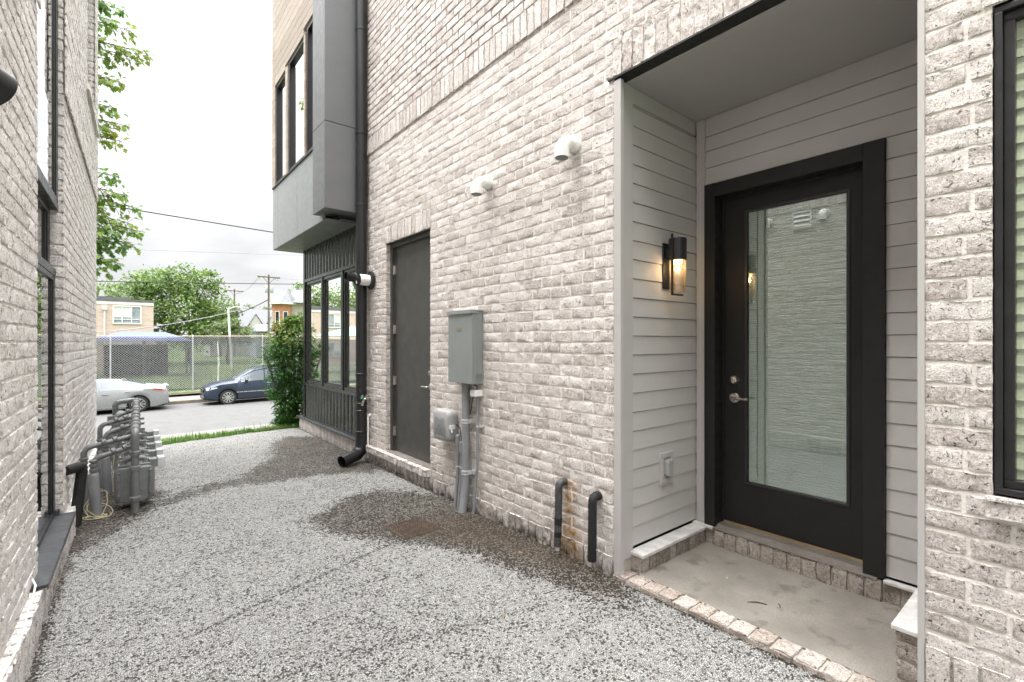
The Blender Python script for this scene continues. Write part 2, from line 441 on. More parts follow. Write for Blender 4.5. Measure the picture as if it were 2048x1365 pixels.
    def build(s, name, mat, parent=None, smooth=None, bevel=0., fix=True, seg=2):
        me = bpy.data.meshes.new(name)
        og = ORG.get(parent, Vector((0, 0, 0)))
        me.from_pydata([(p[0] - og.x, p[1] - og.y, p[2] - og.z) for p in s.v], [], s.f)
        me.update()
        if fix:
            import bmesh
            bm = bmesh.new(); bm.from_mesh(me); bmesh.ops.recalc_face_normals(bm, faces=bm.faces); bm.to_mesh(me); bm.free()
        me.materials.append(MATS[mat])
        o = bpy.data.objects.new(name, me); COL.objects.link(o)
        if parent: o.parent = parent
        ORG[o] = og
        if smooth:
            me.shade_smooth(); me.set_sharp_from_angle(angle=R(smooth))
        if bevel:
            b = o.modifiers.new('bevel', 'BEVEL'); b.width = bevel; b.segments = seg; b.limit_method = 'ANGLE'; b.angle_limit = R(50)
        return o

def tag(o, label=None, cat=None, group=None, kind=None):
    for k, v in (('label', label), ('category', cat), ('group', group), ('kind', kind)):
        if v: o[k] = v
    return o
def thing(name, label, cat, loc=(0, 0, 0), group=None, local=False, rz=0.):
    o = bpy.data.objects.new(name, None); COL.objects.link(o)
    o.empty_display_size = .1
    o.location = loc; o.rotation_euler = (0, 0, rz)
    ORG[o] = Vector((0, 0, 0)) if local else Vector(loc)
    return tag(o, label, cat, group)
def copy_tree(o, parent=None):
    c = o.copy(); COL.objects.link(c)
    if parent: c.parent = parent
    for ch in [q for q in o.children]: copy_tree(ch, c)
    return c
def struct(o): o['kind'] = 'structure'; return o
def arc(c, a, b, r, a0, a1, n=8):
    c = Vector(c); a = Vector(a); b = Vector(b)
    return [c + a * (r * math.cos(a0 + (a1 - a0) * i / n)) + b * (r * math.sin(a0 + (a1 - a0) * i / n)) for i in range(n + 1)]
def bend(path, r, n=6):
    """round the corners of a polyline"""
    P = [Vector(p) for p in path]; o = [P[0]]
    for i in range(1, len(P) - 1):
        a = (P[i - 1] - P[i]).normalized(); b = (P[i + 1] - P[i]).normalized()
        k = min(r, (P[i - 1] - P[i]).length * .49, (P[i + 1] - P[i]).length * .49)
        p, q = P[i] + a * k, P[i] + b * k
        for j in range(n + 1):
            t = j / n; o.append(p * (1 - t) ** 2 + P[i] * 2 * t * (1 - t) + q * t * t)
    return o + [P[-1]]
def X(x):                                     # plane facing -x at x; depth grows outwards (towards -x)
    return lambda a, z, d: (x - d, a, z)
def Y(y):                                     # plane facing -y
    return lambda a, z, d: (a, y - d, z)

# ------------------------------------------------------------------ bricks, each one modelled
class Bricks:
    def __init__(s): s.V = []; s.F = []; s.n = 0
    def brick(s, a0, a1, z0, z1, fn, depth, step=.034, rough=.0013, ring=.003, mort=.006):
        """one tumbled brick; its face lies at `depth`, its skirt runs back into the mortar"""
        na = max(2, int((a1 - a0) / step)); nz = max(2, int((z1 - z0) / step))
        if a1 - a0 < .012 or z1 - z0 < .012: return
        j = .0016
        a = np.concatenate([[a0, a0 + ring], np.linspace(a0, a1, na + 1)[1:-1], [a1 - ring, a1]]) if a1 - a0 > 3 * ring else np.linspace(a0, a1, 4)
        z = np.concatenate([[z0, z0 + ring], np.linspace(z0, z1, nz + 1)[1:-1], [z1 - ring, z1]]) if z1 - z0 > 3 * ring else np.linspace(z0, z1, 4)
        A, Z = np.meshgrid(a, z); na, nz = len(a), len(z)
        A = A + nr.normal(0, j, A.shape) * .9; Z = Z + nr.normal(0, j, Z.shape)
        tl = nr.normal(0, .003, 2)
        D = depth + nr.normal(0, .0007) + nr.normal(0, rough, A.shape) + (A - (a0 + a1) / 2) * tl[0] + (Z - (z0 + z1) / 2) * tl[1] * .7
        D[0, :] -= .001; D[-1, :] -= .001; D[:, 0] -= .001; D[:, -1] -= .001
        A = np.pad(A, 1, mode='edge'); Z = np.pad(Z, 1, mode='edge'); D = np.pad(D, 1, mode='edge')
        for q in (D[0], D[-1], D[:, 0], D[:, -1]): q[:] = depth - mort - .004
        h, w_ = A.shape
        s.V.append(np.array(fn(A.ravel(), Z.ravel(), D.ravel()), dtype=object) if False else np.stack([np.broadcast_to(q, (h * w_,)) for q in fn(A.ravel(), Z.ravel(), D.ravel())], 1))
        idx = np.arange(h * w_).reshape(h, w_) + s.n
        s.F.append(np.stack([idx[:-1, :-1].ravel(), idx[:-1, 1:].ravel(), idx[1:, 1:].ravel(), idx[1:, :-1].ravel()], 1))
        s.n += h * w_
    def wall(s, fn, a0, a1, z0, z1, openings=(), course=.0805, length=.203, joint=.0145, depth=0., lod=None, base=0., step=.034, **kw):
        k0 = int(math.floor((z0 - base) / course)) - 1; k1 = int(math.ceil((z1 - base) / course)) + 1
        for k in range(k0, k1):
            c0 = max(z0, base + k * course + joint / 2); c1 = min(z1, base + (k + 1) * course - joint / 2)
            if c1 - c0 < .014: continue
            gaps = sorted((o[0], o[1]) for o in openings if min(c1, o[3]) - max(c0, o[2]) > .012)
            spans = [(a0, a1)]
            for g0, g1 in gaps:
                nx = []
                for p, q in spans:
                    if g1 <= p or g0 >= q: nx.append((p, q)); continue
                    if g0 > p: nx.append((p, g0))
                    if g1 < q: nx.append((g1, q))
                spans = nx
            off = (length / 2 if k % 2 else 0) + rng.uniform(-.012, .012)
            for p, q in spans:
                i = math.floor((p - off) / length)
                cuts = [p]
                while off + (i + 1) * length < q:
                    i += 1; x = off + i * length + rng.uniform(-.007, .007)
                    if x > p + .045 and x < q - .045: cuts.append(x)
                cuts.append(q)
                for m in range(len(cuts) - 1):
                    b0 = cuts[m] + (joint / 2 if m else 0); b1 = cuts[m + 1] - (joint / 2 if m < len(cuts) - 2 else 0)
                    st = lod((b0 + b1) / 2, (c0 + c1) / 2) if lod else step
                    dz = rng.uniform(-.002, .002)
                    s.brick(b0, b1, c0 + dz, c1 + dz, fn, depth, step=st, **kw)
    def row(s, fn, a0, a1, z0, z1, unit=.0805, joint=.011, depth=0., **kw):
        n = max(1, round((a1 - a0) / unit)); u = (a1 - a0) / n
        for i in range(n):
            dz = rng.uniform(-.003, .003)
            s.brick(a0 + i * u + joint / 2, a0 + (i + 1) * u - joint / 2, z0 + dz, z1 + dz, fn, depth + rng.uniform(-.003, .003), **kw)
    def build(s, name, mat, parent, attrs=None):
        V = np.concatenate(s.V).astype(np.float32); F = np.concatenate(s.F).astype(np.int32)
        og = ORG.get(parent, Vector((0, 0, 0))); V = V - np.array(og, dtype=np.float32)
        me = bpy.data.meshes.new(name)
        me.vertices.add(len(V)); me.vertices.foreach_set('co', V.ravel())
        me.loops.add(F.size); me.loops.foreach_set('vertex_index', F.ravel())
        me.polygons.add(len(F)); me.polygons.foreach_set('loop_start', np.arange(0, F.size, 4, dtype=np.int32))
        me.polygons.foreach_set('loop_total', np.full(len(F), 4, dtype=np.int32))
        me.update(calc_edges=True); me.validate()
        me.shade_smooth(); me.set_sharp_from_angle(angle=R(38))
        for k, fnc in (attrs or {}).items():
            at = me.attributes.new(k, 'FLOAT', 'POINT'); at.data.foreach_set('value', fnc(V + np.array(og, dtype=np.float32)).astype(np.float32))
        me.materials.append(MATS[mat])
        o = bpy.data.objects.new(name, me); COL.objects.link(o); o.parent = parent; ORG[o] = og
        return o
def mortar(fn, a0, a1, z0, z1, openings, depth, name, parent, attrs=None, cell=.25):
    aa = sorted({a0, a1, *[q for o in openings for q in o[:2] if a0 < q < a1]}); zz = sorted({z0, z1, *[q for o in openings for q in o[2:] if z0 < q < z1]})
    def dens(L):
        r = [L[0]]
        for q in L[1:]:
            n = max(1, math.ceil((q - r[-1]) / cell)); p = r[-1]
            r += [p + (q - p) * (i + 1) / n for i in range(n)]
        return r
    aa, zz = dens(aa), dens(zz)
    m = MB(); vid = {}
    def v(i, j):
        if (i, j) not in vid: vid[i, j] = len(m.v); m.v.append(tuple(fn(aa[i], zz[j], depth)))
        return vid[i, j]
    for i in range(len(aa) - 1):
        for j in range(len(zz) - 1):
            ca, cz = (aa[i] + aa[i + 1]) / 2, (zz[j] + zz[j + 1]) / 2
            if any(o[0] < ca < o[1] and o[2] < cz < o[3] for o in openings): continue
            m.f.append((v(i, j), v(i + 1, j), v(i + 1, j + 1), v(i, j + 1)))
    o = m.build(name, 'mortar', parent, fix=False)
    V = np.array(m.v, dtype=np.float32)
    for k, fnc in (attrs or {}).items():
        at = o.data.attributes.new(k, 'FLOAT', 'POINT'); at.data.foreach_set('value', fnc(V).astype(np.float32))
    return o

# ================================================================== RIGHT TOWNHOUSE
WX = 2.45
H = thing('townhouse', 'limewashed brick townhouse on the right with recessed porch and metal-clad bay', 'house', (WX, 2.0, 0))
def lod_r(a, z):
    d = math.hypot(math.hypot(WX, a), z - 1.5)
    return .022 if d < 3.2 else .03 if d < 5 else .045
def stain_r(V):
    y, z = V[:, 1], V[:, 2]
    s = np.exp(-((y - 2.345 + (z - .5) * .02) / .055) ** 2) * np.clip((.56 - z) / .06, 0, 1) * np.where(V[:, 0] > 2.3, 1, 0)
    s += .8 * np.exp(-((y - 2.33) / .11) ** 2) * np.clip((.26 - z) / .2, 0, 1)
    return np.clip(s * 1.3, 0, 1)
def dirt_r(V):
    z = V[:, 2]; y = V[:, 1]
    return np.clip((.10 - z) / .10, 0, .9) + .35 * np.clip((.26 - z) / .2, 0, 1) * (.6 + .4 * np.sin(y * 5.1))
AT = {'stain': stain_r, 'dirt': dirt_r}
P0, P1, PT = .43, 1.965, 3.191
OPEN = [(P0, P1, -.3, PT), (4.30, 5.34, .205, 2.665), (-.95, .242, .945, 2.72)]
SOLD = [(P0 - .01, P1 + .01, PT, PT + .235), (4.28, 5.36, 2.665, 2.87), (-1.0, .27, 2.72, 2.945), (4.28, 5.93, .125, .205), (-1., .262, .868, .945)]
YE = 5.93                                     # where the brick meets the bay
B = Bricks()
f = X(WX)
B.wall(f, -2.6, YE, .132, 3.863, OPEN + SOLD, base=.132, lod=lod_r)
B.wall(f, -2.6, YE, 4.075, 6.6, (), base=4.075, depth=.012, lod=lod_r)
B.row(f, -2.6, YE, 3.866, 4.07, depth=.014, step=.03)                                     # soldier band
B.row(f, P0 - .01, P1 + .01, PT + .003, PT + .236, depth=.004, step=.022, rough=.0035)     # porch head
B.row(f, 4.28, 5.36, 2.668, 2.865, depth=.004)
B.row(f, -1., .27, 2.724, 2.943, depth=.004)
B.row(f, -2.6, P0, .125, .312, depth=.012, step=.022)                                     # pier foot
B.row(f, -2.6, P0, -.08, .12, depth=.012, step=.022)
B.row(f, P1, YE, -.07, .128, depth=.012, step=.022, rough=.0035)                          # soldier plinth
B.row(f, 4.28, YE, .135, .205, depth=.055, step=.03)                                      # door sill course
B.row(lambda a, z, d: (z, a, d), 4.28, YE, WX - .058, WX + .03, depth=.207)
B.row(f, -1., .262, .87, .943, depth=.03, unit=.21)                                       # window sill course
B.row(lambda a, z, d: (z, a, d), -1., .262, WX - .03, WX + .05, depth=.945, unit=.21)
for y0, z0, z1 in ((5.34, .21, 2.665),):                                                  # brick reveals
    B.wall(lambda a, z, d: (a, y0 - d, z), WX + .004, WX + .11, z0, z1, base=.132, length=.3)
B.wall(lambda a, z, d: (a, .242 + d * 0, z), WX, WX + .01, .95, 2.7, base=.132, length=.3) if False else None
brick_right = B.build('brick_wall', 'brick', H, AT)
mortar(f, -2.6, YE, -.1, 6.6, OPEN, -.0034, 'mortar_bed', brick_right, AT, .06)
m = MB()                                                              # mortar on the reveals and backs of the sills
m.box(WX + .012, WX + .12, 5.347, 5.40, .2, 2.67); m.box(WX + .012, WX + .12, 4.25, 4.30, .2, 2.67); m.box(WX - .044, WX + .03, 4.285, YE - .005, .14, .196)
m.box(WX - .018, WX + .05, -1., .257, .875, .936); m.box(WX + .012, WX + .09, .243, .30, .9, 2.75)
m.box(WX + .012, WX + .05, P1 + .004, P1 + .06, 0, PT); m.box(WX + .012, WX + .05, P0 - .06, P0 - .004, 0, PT)
m.islands('mortar_return', 'mortar', brick_right)
B = Bricks()                                                           # brick return of the pier's window jamb, porch corner
B.wall(lambda a, z, d: (a, P1 + d, z), WX, WX + .05, .0, PT, base=.132, length=.3)
B.build('brick_return', 'brick', brick_right, AT)

# mass of the house behind the facade
m = MB(); m.box(WX + .02, 9.5, -2.6, -1.0, -.1, 6.6); m.box(3.75, 9.5, -1.0, 8.6, -.5, -.3); m.box(WX + .08, 9.5, -2.6, 5.9, 6.6, 6.75); m.box(WX + .08, 9.5, 5.9, 8.6, 7.75, 7.9)
m.box(9.4, 9.5, -1.0, 8.5, -.3, 6.6); m.box(WX + .2, 9.5, 8.45, 8.6, -1.2, 7.75); m.box(WX + .1, 9.5, 5.9, 5.94, 6.75, 7.75)
m.build('outer_shell', 'pale_wall', H)
m = MB(); m.box(3.78, 3.86, -.99, 8.4, -.2, 6.59); m.box(2.62, 3.78, 2.05, 2.15, -.2, 6.5); m.box(2.62, 3.78, .26, .32, -.2, 6.5)
m.box(2.58, 3.78, 2.15, 8.4, 2.75, 2.83)
m.build('interior_wall', 'dark_room', H)

# ---- porch
XB = 3.40                                     # back wall
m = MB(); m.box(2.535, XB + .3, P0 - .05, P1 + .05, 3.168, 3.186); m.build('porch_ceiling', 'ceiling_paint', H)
m = MB(); m.box(WX - .012, 2.535, P0 - .10, P1 + .035, 3.178, 3.189); m.box(2.523, 2.535, P0 - .10, P1 + .035, 3.19, 3.27)
m.build('lintel', 'black_steel', H)
YS = 1.935
def lap(fn, a0, a1, z0, z1, m, exp=.1255, th=.016, holes=()):
    n = math.ceil((z1 - z0) / exp)
    for i in range(n):
        b, c = z0 + i * exp, min(z1, z0 + (i + 1) * exp)
        sp = [(a0, a1)]
        for h in holes:
            if min(c, h[3]) - max(b, h[2]) > .002:
                q = []
                for s0, s1 in sp:
                    if h[0] > s0: q.append((s0, min(s1, h[0])))
                    if h[1] < s1: q.append((max(s0, h[1]), s1))
                sp = q
        for s0, s1 in sp:
            t1 = th - .007
            vs = [fn(s0, b + .0035, .0), fn(s1, b + .0035, .0), fn(s1, b + .0035, th), fn(s0, b + .0035, th), fn(s0, c, .0), fn(s1, c, .0), fn(s1, c, t1), fn(s0, c, t1)]
            m.add(vs, [(0, 1, 2, 3), (3, 2, 6, 7), (7, 6, 5, 4), (0, 3, 7, 4), (1, 5, 6, 2), (0, 4, 5, 1)])
m = MB(); lap(Y(YS + .012), 2.60, XB - .002, .16, 3.06, m); m.build('side_siding', 'siding_paint', H)
m = MB(); lap(X(XB + .012), .45, YS - .075, .16, 3.03, m, holes=[(.766, 1.856, 0, 2.664)]); m.build('back_siding', 'siding_paint', H)
m = MB(); lap(lambda a, z, d: (a, P0 - .01 + d, z), 2.60, XB - .002, .30, 3.06, m); m.build('side_siding', 'siding_paint', H)
m = MB()
m.box(WX + .03, 2.60, YS - .012, P1 - .004, .10, 3.166)                  # corner board on the porch flank
m.box(WX - .004, WX + .03, YS - .03, P1 - .006, .02, 3.166)              # narrow edge strip beside the brick
m.box(2.602, XB - .02, YS - .006, YS + .01, 3.064, 3.166)                # friezes
m.box(XB - .008, XB + .014, P0 + .02, YS - .078, 3.034, 3.166)
m.box(XB - .016, XB + .014, YS - .074, YS - .008, .155, 3.166)           # inside corner board
m.box(WX - .006, 2.60, P0 + .0, P0 + .022, .02, 3.166)                   # near corner boards
m.build('corner_trim', 'trim_paint', H, bevel=.0025)
# plinth ledge round the porch floor
B = Bricks()
B.row(Y(1.842), 2.585, 3.375, .005, .118, unit=.08, step=.03)
B.row(X(2.582), 1.845, 1.96, .005, .118, unit=.12, step=.03)
B.row(X(3.372), 1.775, 1.84, .02, .128, unit=.08, step=.03); B.row(X(3.372), .45, .775, .02, .128, unit=.085, step=.03)
B.row(X(3.352), .775, 1.775, .02, .132, unit=.0835, depth=0., step=.026, rough=.0035)
B.row(lambda a, z, d: (z, a, d), .775, 1.775, 3.356, 3.44, unit=.0835, depth=.136, step=.03)
B.wall(X(2.56), .38, .545, -.02, .275, base=0, length=.17, step=.03)
B.wall(lambda a, z, d: (a, .545 + d, z), 2.565, 3.37, -.02, .275, base=0, step=.03)
B.build('plinth_brick', 'brick_old', H, {'dirt': lambda V: .30 * np.clip((.09 - V[:, 2]) / .09, 0, 1) + .18})
m = MB(); m.box(2.591, 3.38, 1.851, 1.96, -.02, .112); m.box(3.381, 3.5, .45, 1.85, -.02, .122); m.box(3.361, 3.44, .78, 1.77, 0, .127)
m.box(2.569, 3.37, .40, .536, -.02, .27); m.box(WX + .032, 2.588, 1.93, 1.962, -.02, .10); m.build('plinth_core', 'dirty_mortar', H)
m = MB(); m.box(2.572, 3.345, 1.828, YS + .004, .121, .143); m.box(3.345, XB - .002, 1.78, YS + .004, .131, .152)
m.box(3.352, XB - .002, .44, .772, .131, .150); m.box(2.548, XB - .06, .41, .56, .278, .300)
m.islands('stone_cap', 'stone_cap', H, bevel=.004)
# brick edging and porch slab
B = Bricks()
B.row(lambda a, z, d: (z, a, d), .05, 1.955, 2.438, 2.558, unit=.108, joint=.016, depth=.026, step=.022, rough=.003)
B.row(X(2.434), .05, 1.955, -.06, .02, unit=.108, joint=.016, step=.03)
ed = B.build('brick_edging', 'brick_paver', H, {'dirt': lambda V: np.full(len(V), .12) + .3 * (V[:, 0] < 2.45)})
m = MB(); m.box(2.44, 2.556, .05, 1.96, -.06, .018); m.build('edging_bed', 'dirty_mortar', ed)
m = MB(); m.box(2.562, 3.42, .40, 1.86, -.05, .022); tag(m.build('porch_slab', 'porch_concrete', H))

# ---- porch door
DX = 3.50
m = MB()
m.box(XB - .032, XB + .02, .768, .872, .150, 2.665); m.box(XB - .032, XB + .02, 1.775, 1.854, .150, 2.665); m.box(XB - .030, XB + .02, .872, 1.775, 2.565, 2.662)
m.box(XB + .02, DX + .05, .80, .868, .15, 2.60); m.box(XB + .02, DX + .05, 1.777, 1.84, .15, 2.60); m.box(XB + .02, DX + .05, .868, 1.777, 2.568, 2.62)
m.box(DX - .016, DX - .004, .868, .880, .17, 2.568); m.box(DX - .016, DX - .004, 1.765, 1.777, .17, 2.568); m.box(DX - .016, DX - .004, .88, 1.765, 2.556, 2.568)
m.build('door_casing', 'door_paint', H, bevel=.002)
m = MB(); f2 = X(DX); G = (.985, 1.602, .492, 2.438)
def leaf_boards(m, f2, a0, a1, z0, z1, g, d0, d1):
    for p in ((a0, g[0], z0, z1), (g[1], a1, z0, z1), (g[0], g[1], z0, g[2]), (g[0], g[1], g[3], z1)):
        m.prism([(p[0], p[2]), (p[1], p[2]), (p[1], p[3]), (p[0], p[3])], f2, d0, d1)
leaf_boards(m, f2, .874, 1.771, .178, 2.560, G, -.045, 0)
door = m.build('porch_door', 'door_paint', H)
m = MB(); m.frame(G[0] - .016, G[1] + .016, G[2] - .016, G[3] + .016, .02, f2, -.004, .007); m.build('glazing_bead', 'black_metal', door, bevel=.003)
m = MB(); m.quad(f2(G[0], G[2], -.012), f2(G[1], G[2], -.012), f2(G[1], G[3], -.012), f2(G[0], G[3], -.012)); m.build('door_pane', 'door_glass', door, fix=False)
m = MB()
z = G[2] - .01; pit = .0165
while z < G[3]:
    m.add([f2(G[0], z, -.0285), f2(G[1], z, -.0285), f2(G[1], z + pit * .5, -.0275), f2(G[0], z + pit * .5, -.0275), f2(G[1], z + pit * 1.02, -.034), f2(G[0], z + pit * 1.02, -.034)], [(0, 1, 2, 3), (3, 2, 4, 5)]); z += pit
m.build('door_blind', 'blind_white', door, fix=False)
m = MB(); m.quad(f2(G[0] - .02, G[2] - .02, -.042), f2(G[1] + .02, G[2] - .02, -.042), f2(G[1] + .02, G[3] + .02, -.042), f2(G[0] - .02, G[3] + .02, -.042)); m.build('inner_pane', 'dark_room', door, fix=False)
m = MB(); c = Vector((DX, 1.69, 1.225))
m.lathe([(.033, 0), (.033, .006), (.030, .012), (.026, .020), (.0255, .028), (.022, .030)], c, (-1, 0, 0), 24); m.lathe([(.010, 0), (.010, .003), (.004, .003)], c + Vector((-.030, 0, 0)), (-1, 0, 0), 12)
m.build('deadbolt', 'satin_nickel', door, smooth=40)
m = MB(); c = Vector((DX, 1.69, 1.093))
m.lathe([(.036, 0), (.036, .008), (.032, .012)], c, (-1, 0, 0), 24); m.tube(bend([c, c + Vector((-.055, 0, 0)), c + Vector((-.058, -.115, 0))], .018), .0095, 12)
m.build('lever_handle', 'satin_nickel', door, smooth=40)
m = MB()
for i in range(9): m.box(3.405 + i * .0105, 3.412 + i * .0105, .80, 1.84, .148, .164)
m.box(3.352, 3.404, .80, 1.84, .1395, .150); m.box(3.40, 3.55, .79, 1.85, .14, .158)
m.build('threshold', 'aluminium', H)
m = MB(); m.box(3.490, 3.499, .876, 1.77, .158, .176); m.build('door_sweep', 'oak_strip', H)

# ---- service door in the brick wall
fD = X(WX + .052)
m = MB(); m.frame(4.302, 5.338, .207, 2.663, .052, fD, -.07, 0, 'LRT'); m.frame(4.354, 5.286, .22, 2.611, .016, X(WX + .078), -.02, 0, 'LRT')
m.box(WX + .002, WX + .06, 4.302, 5.338, 2.655, 2.665)
m.build('door_frame', 'grey_door_paint', H, bevel=.002)
m = MB(); m.box(WX + .086, WX + .13, 4.358, 5.282, .222, 2.607); sdoor = m.build('service_door', 'grey_door_paint', H, bevel=.002)
for zc in (.45, 1.05, 1.65, 2.35):
    m = MB(); m.cyl((WX + .070, 5.279, zc - .055), (WX + .070, 5.279, zc + .055), .0085, 10); m.box(WX + .07, WX + .0855, 5.245, 5.276, zc - .05, zc + .05); m.build('hinge', 'aluminium', sdoor, smooth=40)
m = MB(); c = Vector((WX + .086, 4.44, 1.03)); m.lathe([(.03, 0), (.03, .008)], c, (-1, 0, 0), 18); m.tube(bend([c, c + Vector((-.05, 0, 0)), c + Vector((-.052, .11, 0))], .015), .009, 10); m.build('lever_handle', 'satin_nickel', sdoor, smooth=40)
m = MB(); m.lathe([(.027, 0), (.025, .016), (.02, .018)], (WX + .086, 4.44, 1.18), (-1, 0, 0), 18); m.build('deadbolt', 'satin_nickel', sdoor, smooth=40)
m = MB(); m.box(WX - .0, WX + .135, 4.303, 5.337, .2075, .219); m.build('threshold', 'aluminium', H)

# ---- near window on the pier
fW = X(WX + .012)
m = MB(); m.frame(-.94, .238, .952, 2.712, .022, fW, -.09, .006); m.frame(-.918, .216, .974, 2.690, .030, X(WX + .028), -.05, 0); nw = m.build('window', 'black_metal', H, bevel=.003)
m = MB(); q = X(WX + .055); m.quad(q(-.89, 1.0, 0), q(.19, 1.0, 0), q(.19, 2.665, 0), q(-.89, 2.665, 0)); m.build('window_pane', 'window_glass', nw, fix=False)
m = MB(); z = .98; q = X(WX + .075)
while z < 2.68:
    m.add([q(-.9, z, .012), q(.215, z, .012), q(.215, z + .066, -.004), q(-.9, z + .066, -.004), q(-.9, z, .009), q(.215, z, .009)], [(0, 1, 2, 3), (0, 4, 5, 1)]); z += .062
m.build('window_blind', 'blind_green', nw, fix=False)

# ---- metal and glass front under the bay
BY0, BY1 = YE, 8.60
m = MB(); B = Bricks()
B.row(X(WX - .01), YE + .01, 8.83, -.25, .198, unit=.075, step=.06)
B.row(lambda a, z, d: (a, 8.83 + d, z), WX - .01, 3.2, -.6, .198, unit=.075, step=.06)
pb = B.build('bay_plinth', 'brick', H, {'dirt': lambda V: np.clip((.10 - V[:, 2]) / .12, 0, .8)})
m.box(WX, 3.2, YE + .01, 8.822, -.8, .195); m.build('plinth_core', 'mortar', pb)
m = MB(); m.box(WX - .052, WX + .06, YE + .01, 8.87, .200, .226); m.box(WX + .06, 3.2, 8.57, 8.87, .200, .226); m.build('bay_sill', 'sill_metal', H, bevel=.003)
def reeds(y0, y1, z0, z1, mb, pit=.142, amp=.020, x=WX + .015):
    n = round((y1 - y0) / pit); pit = (y1 - y0) / n; k = 10; nz = 14; rows = []
    prof = [(i / k, math.sin(math.pi * i / k) ** .7) for i in range(k)]
    ys = []
    for i in range(n):
        bz = [rng.uniform(.8, 1.1) for _ in range(4)]
        for u, h in prof: ys.append((y0 + (i + u) * pit, h, bz))
    ys.append((y1, 0., [1] * 4))
    for yy, h, bz in ys:
        for j in range(nz + 1):
            t = j / nz; q = t * 3; a = min(2, int(q)); fr = q - a; fr = fr * fr * (3 - 2 * fr)
            rows.append((x - amp * h * (bz[a] * (1 - fr) + bz[a + 1] * fr), yy, z0 + (z1 - z0) * t))
    b = len(mb.v); mb.v.extend(rows); W = nz + 1
    for i in range(len(ys) - 1):
        for j in range(nz): mb.f.append((b + i * W + j, b + (i + 1) * W + j, b + (i + 1) * W + j + 1, b + i * W + j + 1))
m = MB(); reeds(YE + .2, 8.52, .25, .79, m); m.build('reeded_panel', 'bronze_panel', H, smooth=60, fix=False)
m = MB(); reeds(YE + .2, 8.52, 2.56, 3.08, m); m.build('reeded_panel', 'bronze_panel', H, smooth=60, fix=False)
m = MB()
m.box(WX - .012, WX + .12, 8.52, 8.60, .228, 3.08); m.box(WX + .002, WX + .1, YE + .005, YE + .2, .228, 3.08)
m.box(WX - .006, WX + .05, YE + .2, 8.52, .228, .252); m.box(WX - .010, WX + .1, YE + .2, 8.52, .778, .822); m.box(WX - .010, WX + .1, YE + .2, 8.52, 2.512, 2.560)
m.box(WX + .045, WX + .06, YE, 8.52, .23, 3.08) if False else None
m.build('bay_trim', 'bronze_panel', H, bevel=.003)
for y0, y1 in ((7.70, 8.50), (6.83, 7.63), (6.13, 6.76)):
    m = MB(); m.frame(y0, y1, .822, 2.512, .045, X(WX + .01), -.08, 0); m.frame(y0 + .045, y1 - .045, .867, 2.467, .022, X(WX + .03), -.04, 0)
    wf = m.build('window', 'bronze_panel', H, bevel=.002)
    m = MB(); q = X(WX + .045); m.quad(q(y0 + .06, .88, 0), q(y1 - .06, .88, 0), q(y1 - .06, 2.455, 0), q(y0 + .06, 2.455, 0)); m.build('window_pane', 'coated_glass', wf, fix=False)
m = MB(); m.box(WX - .004, WX + .1, 7.63, 7.70, .822, 2.512); m.box(WX - .004, WX + .1, 6.76, 6.83, .822, 2.512); m.build('mullion', 'bronze_panel', H, bevel=.003)

# ---- overhanging bay above
BX, PX = 2.03, 1.935
m = MB(); m.box(BX + .01, WX + .2, 6.20, 8.88, 3.062, 3.075); m.build('bay_soffit', 'soffit_metal', H)
m = MB()
for y0, y1 in ((6.30, 7.455), (7.463, 8.57), (8.578, 8.88)): m.box(BX, BX + .03, y0, y1, 3.066, 4.085)
m.box(BX + .03, WX + .2, 8.85, 8.88, 3.076, 7.8)
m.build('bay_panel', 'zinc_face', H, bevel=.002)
m = MB()
for z0, z1 in ((3.14, 4.196), (4.204, 6.4), (6.408, 7.8)):
    m.box(PX, PX + .02, 5.968, 6.41, z0, z1); m.box(PX, WX + .02, 5.948, 5.967, z0, z1); m.box(PX + .02, BX + .05, 6.39, 6.41, z0, z1)
m.box(PX + .02, WX + .1, 5.968, 6.39, 3.141, 3.155)
m.build('bay_pilaster', 'zinc_shaded', H, bevel=.003)
wins = [(8.06, 8.70, 5.77), (7.10, 7.93, 5.83), (6.42, 7.02, 5.90)]
m = MB()
def boards(y0, y1, z0, z1):
    z = z0
    while z < z1 - .01:
        m.box(BX - .012, BX + .02, y0, y1, z + .003, min(z1, z + .128)); z += .131
boards(8.70, 8.89, 4.115, 7.8); boards(7.93, 8.06, 4.115, 5.78); boards(7.02, 7.10, 4.115, 5.84); boards(6.41, 8.70, 5.92, 7.8)
m.box(BX - .012, BX + .02, 8.06, 8.70, 5.775, 5.917); m.box(BX - .012, BX + .02, 7.10, 8.06, 5.835, 5.917)
m.build('timber_boarding', 'cedar', H)
m = MB(); m.box(BX - .018, BX + .03, 6.41, 8.885, 4.087, 4.112); m.build('bay_flashing', 'black_metal', H)
for y0, y1, z1 in wins:
    m = MB(); m.frame(y0, y1, 4.113, z1, .05, X(BX + .0), -.10, -.006); wf = m.build('window', 'black_metal', H, bevel=.003)
    m = MB(); q = X(BX + .05); m.quad(q(y0 + .04, 4.15, 0), q(y1 - .04, 4.15, 0), q(y1 - .04, z1 - .04, 0), q(y0 + .04, z1 - .04, 0)); m.build('window_pane', 'coated_glass', wf, fix=False)
m = MB(); m.box(BX + .16, BX + .2, 6.2, 8.8, 3.1, 7.8); m.build('interior_wall', 'dark_room', H)

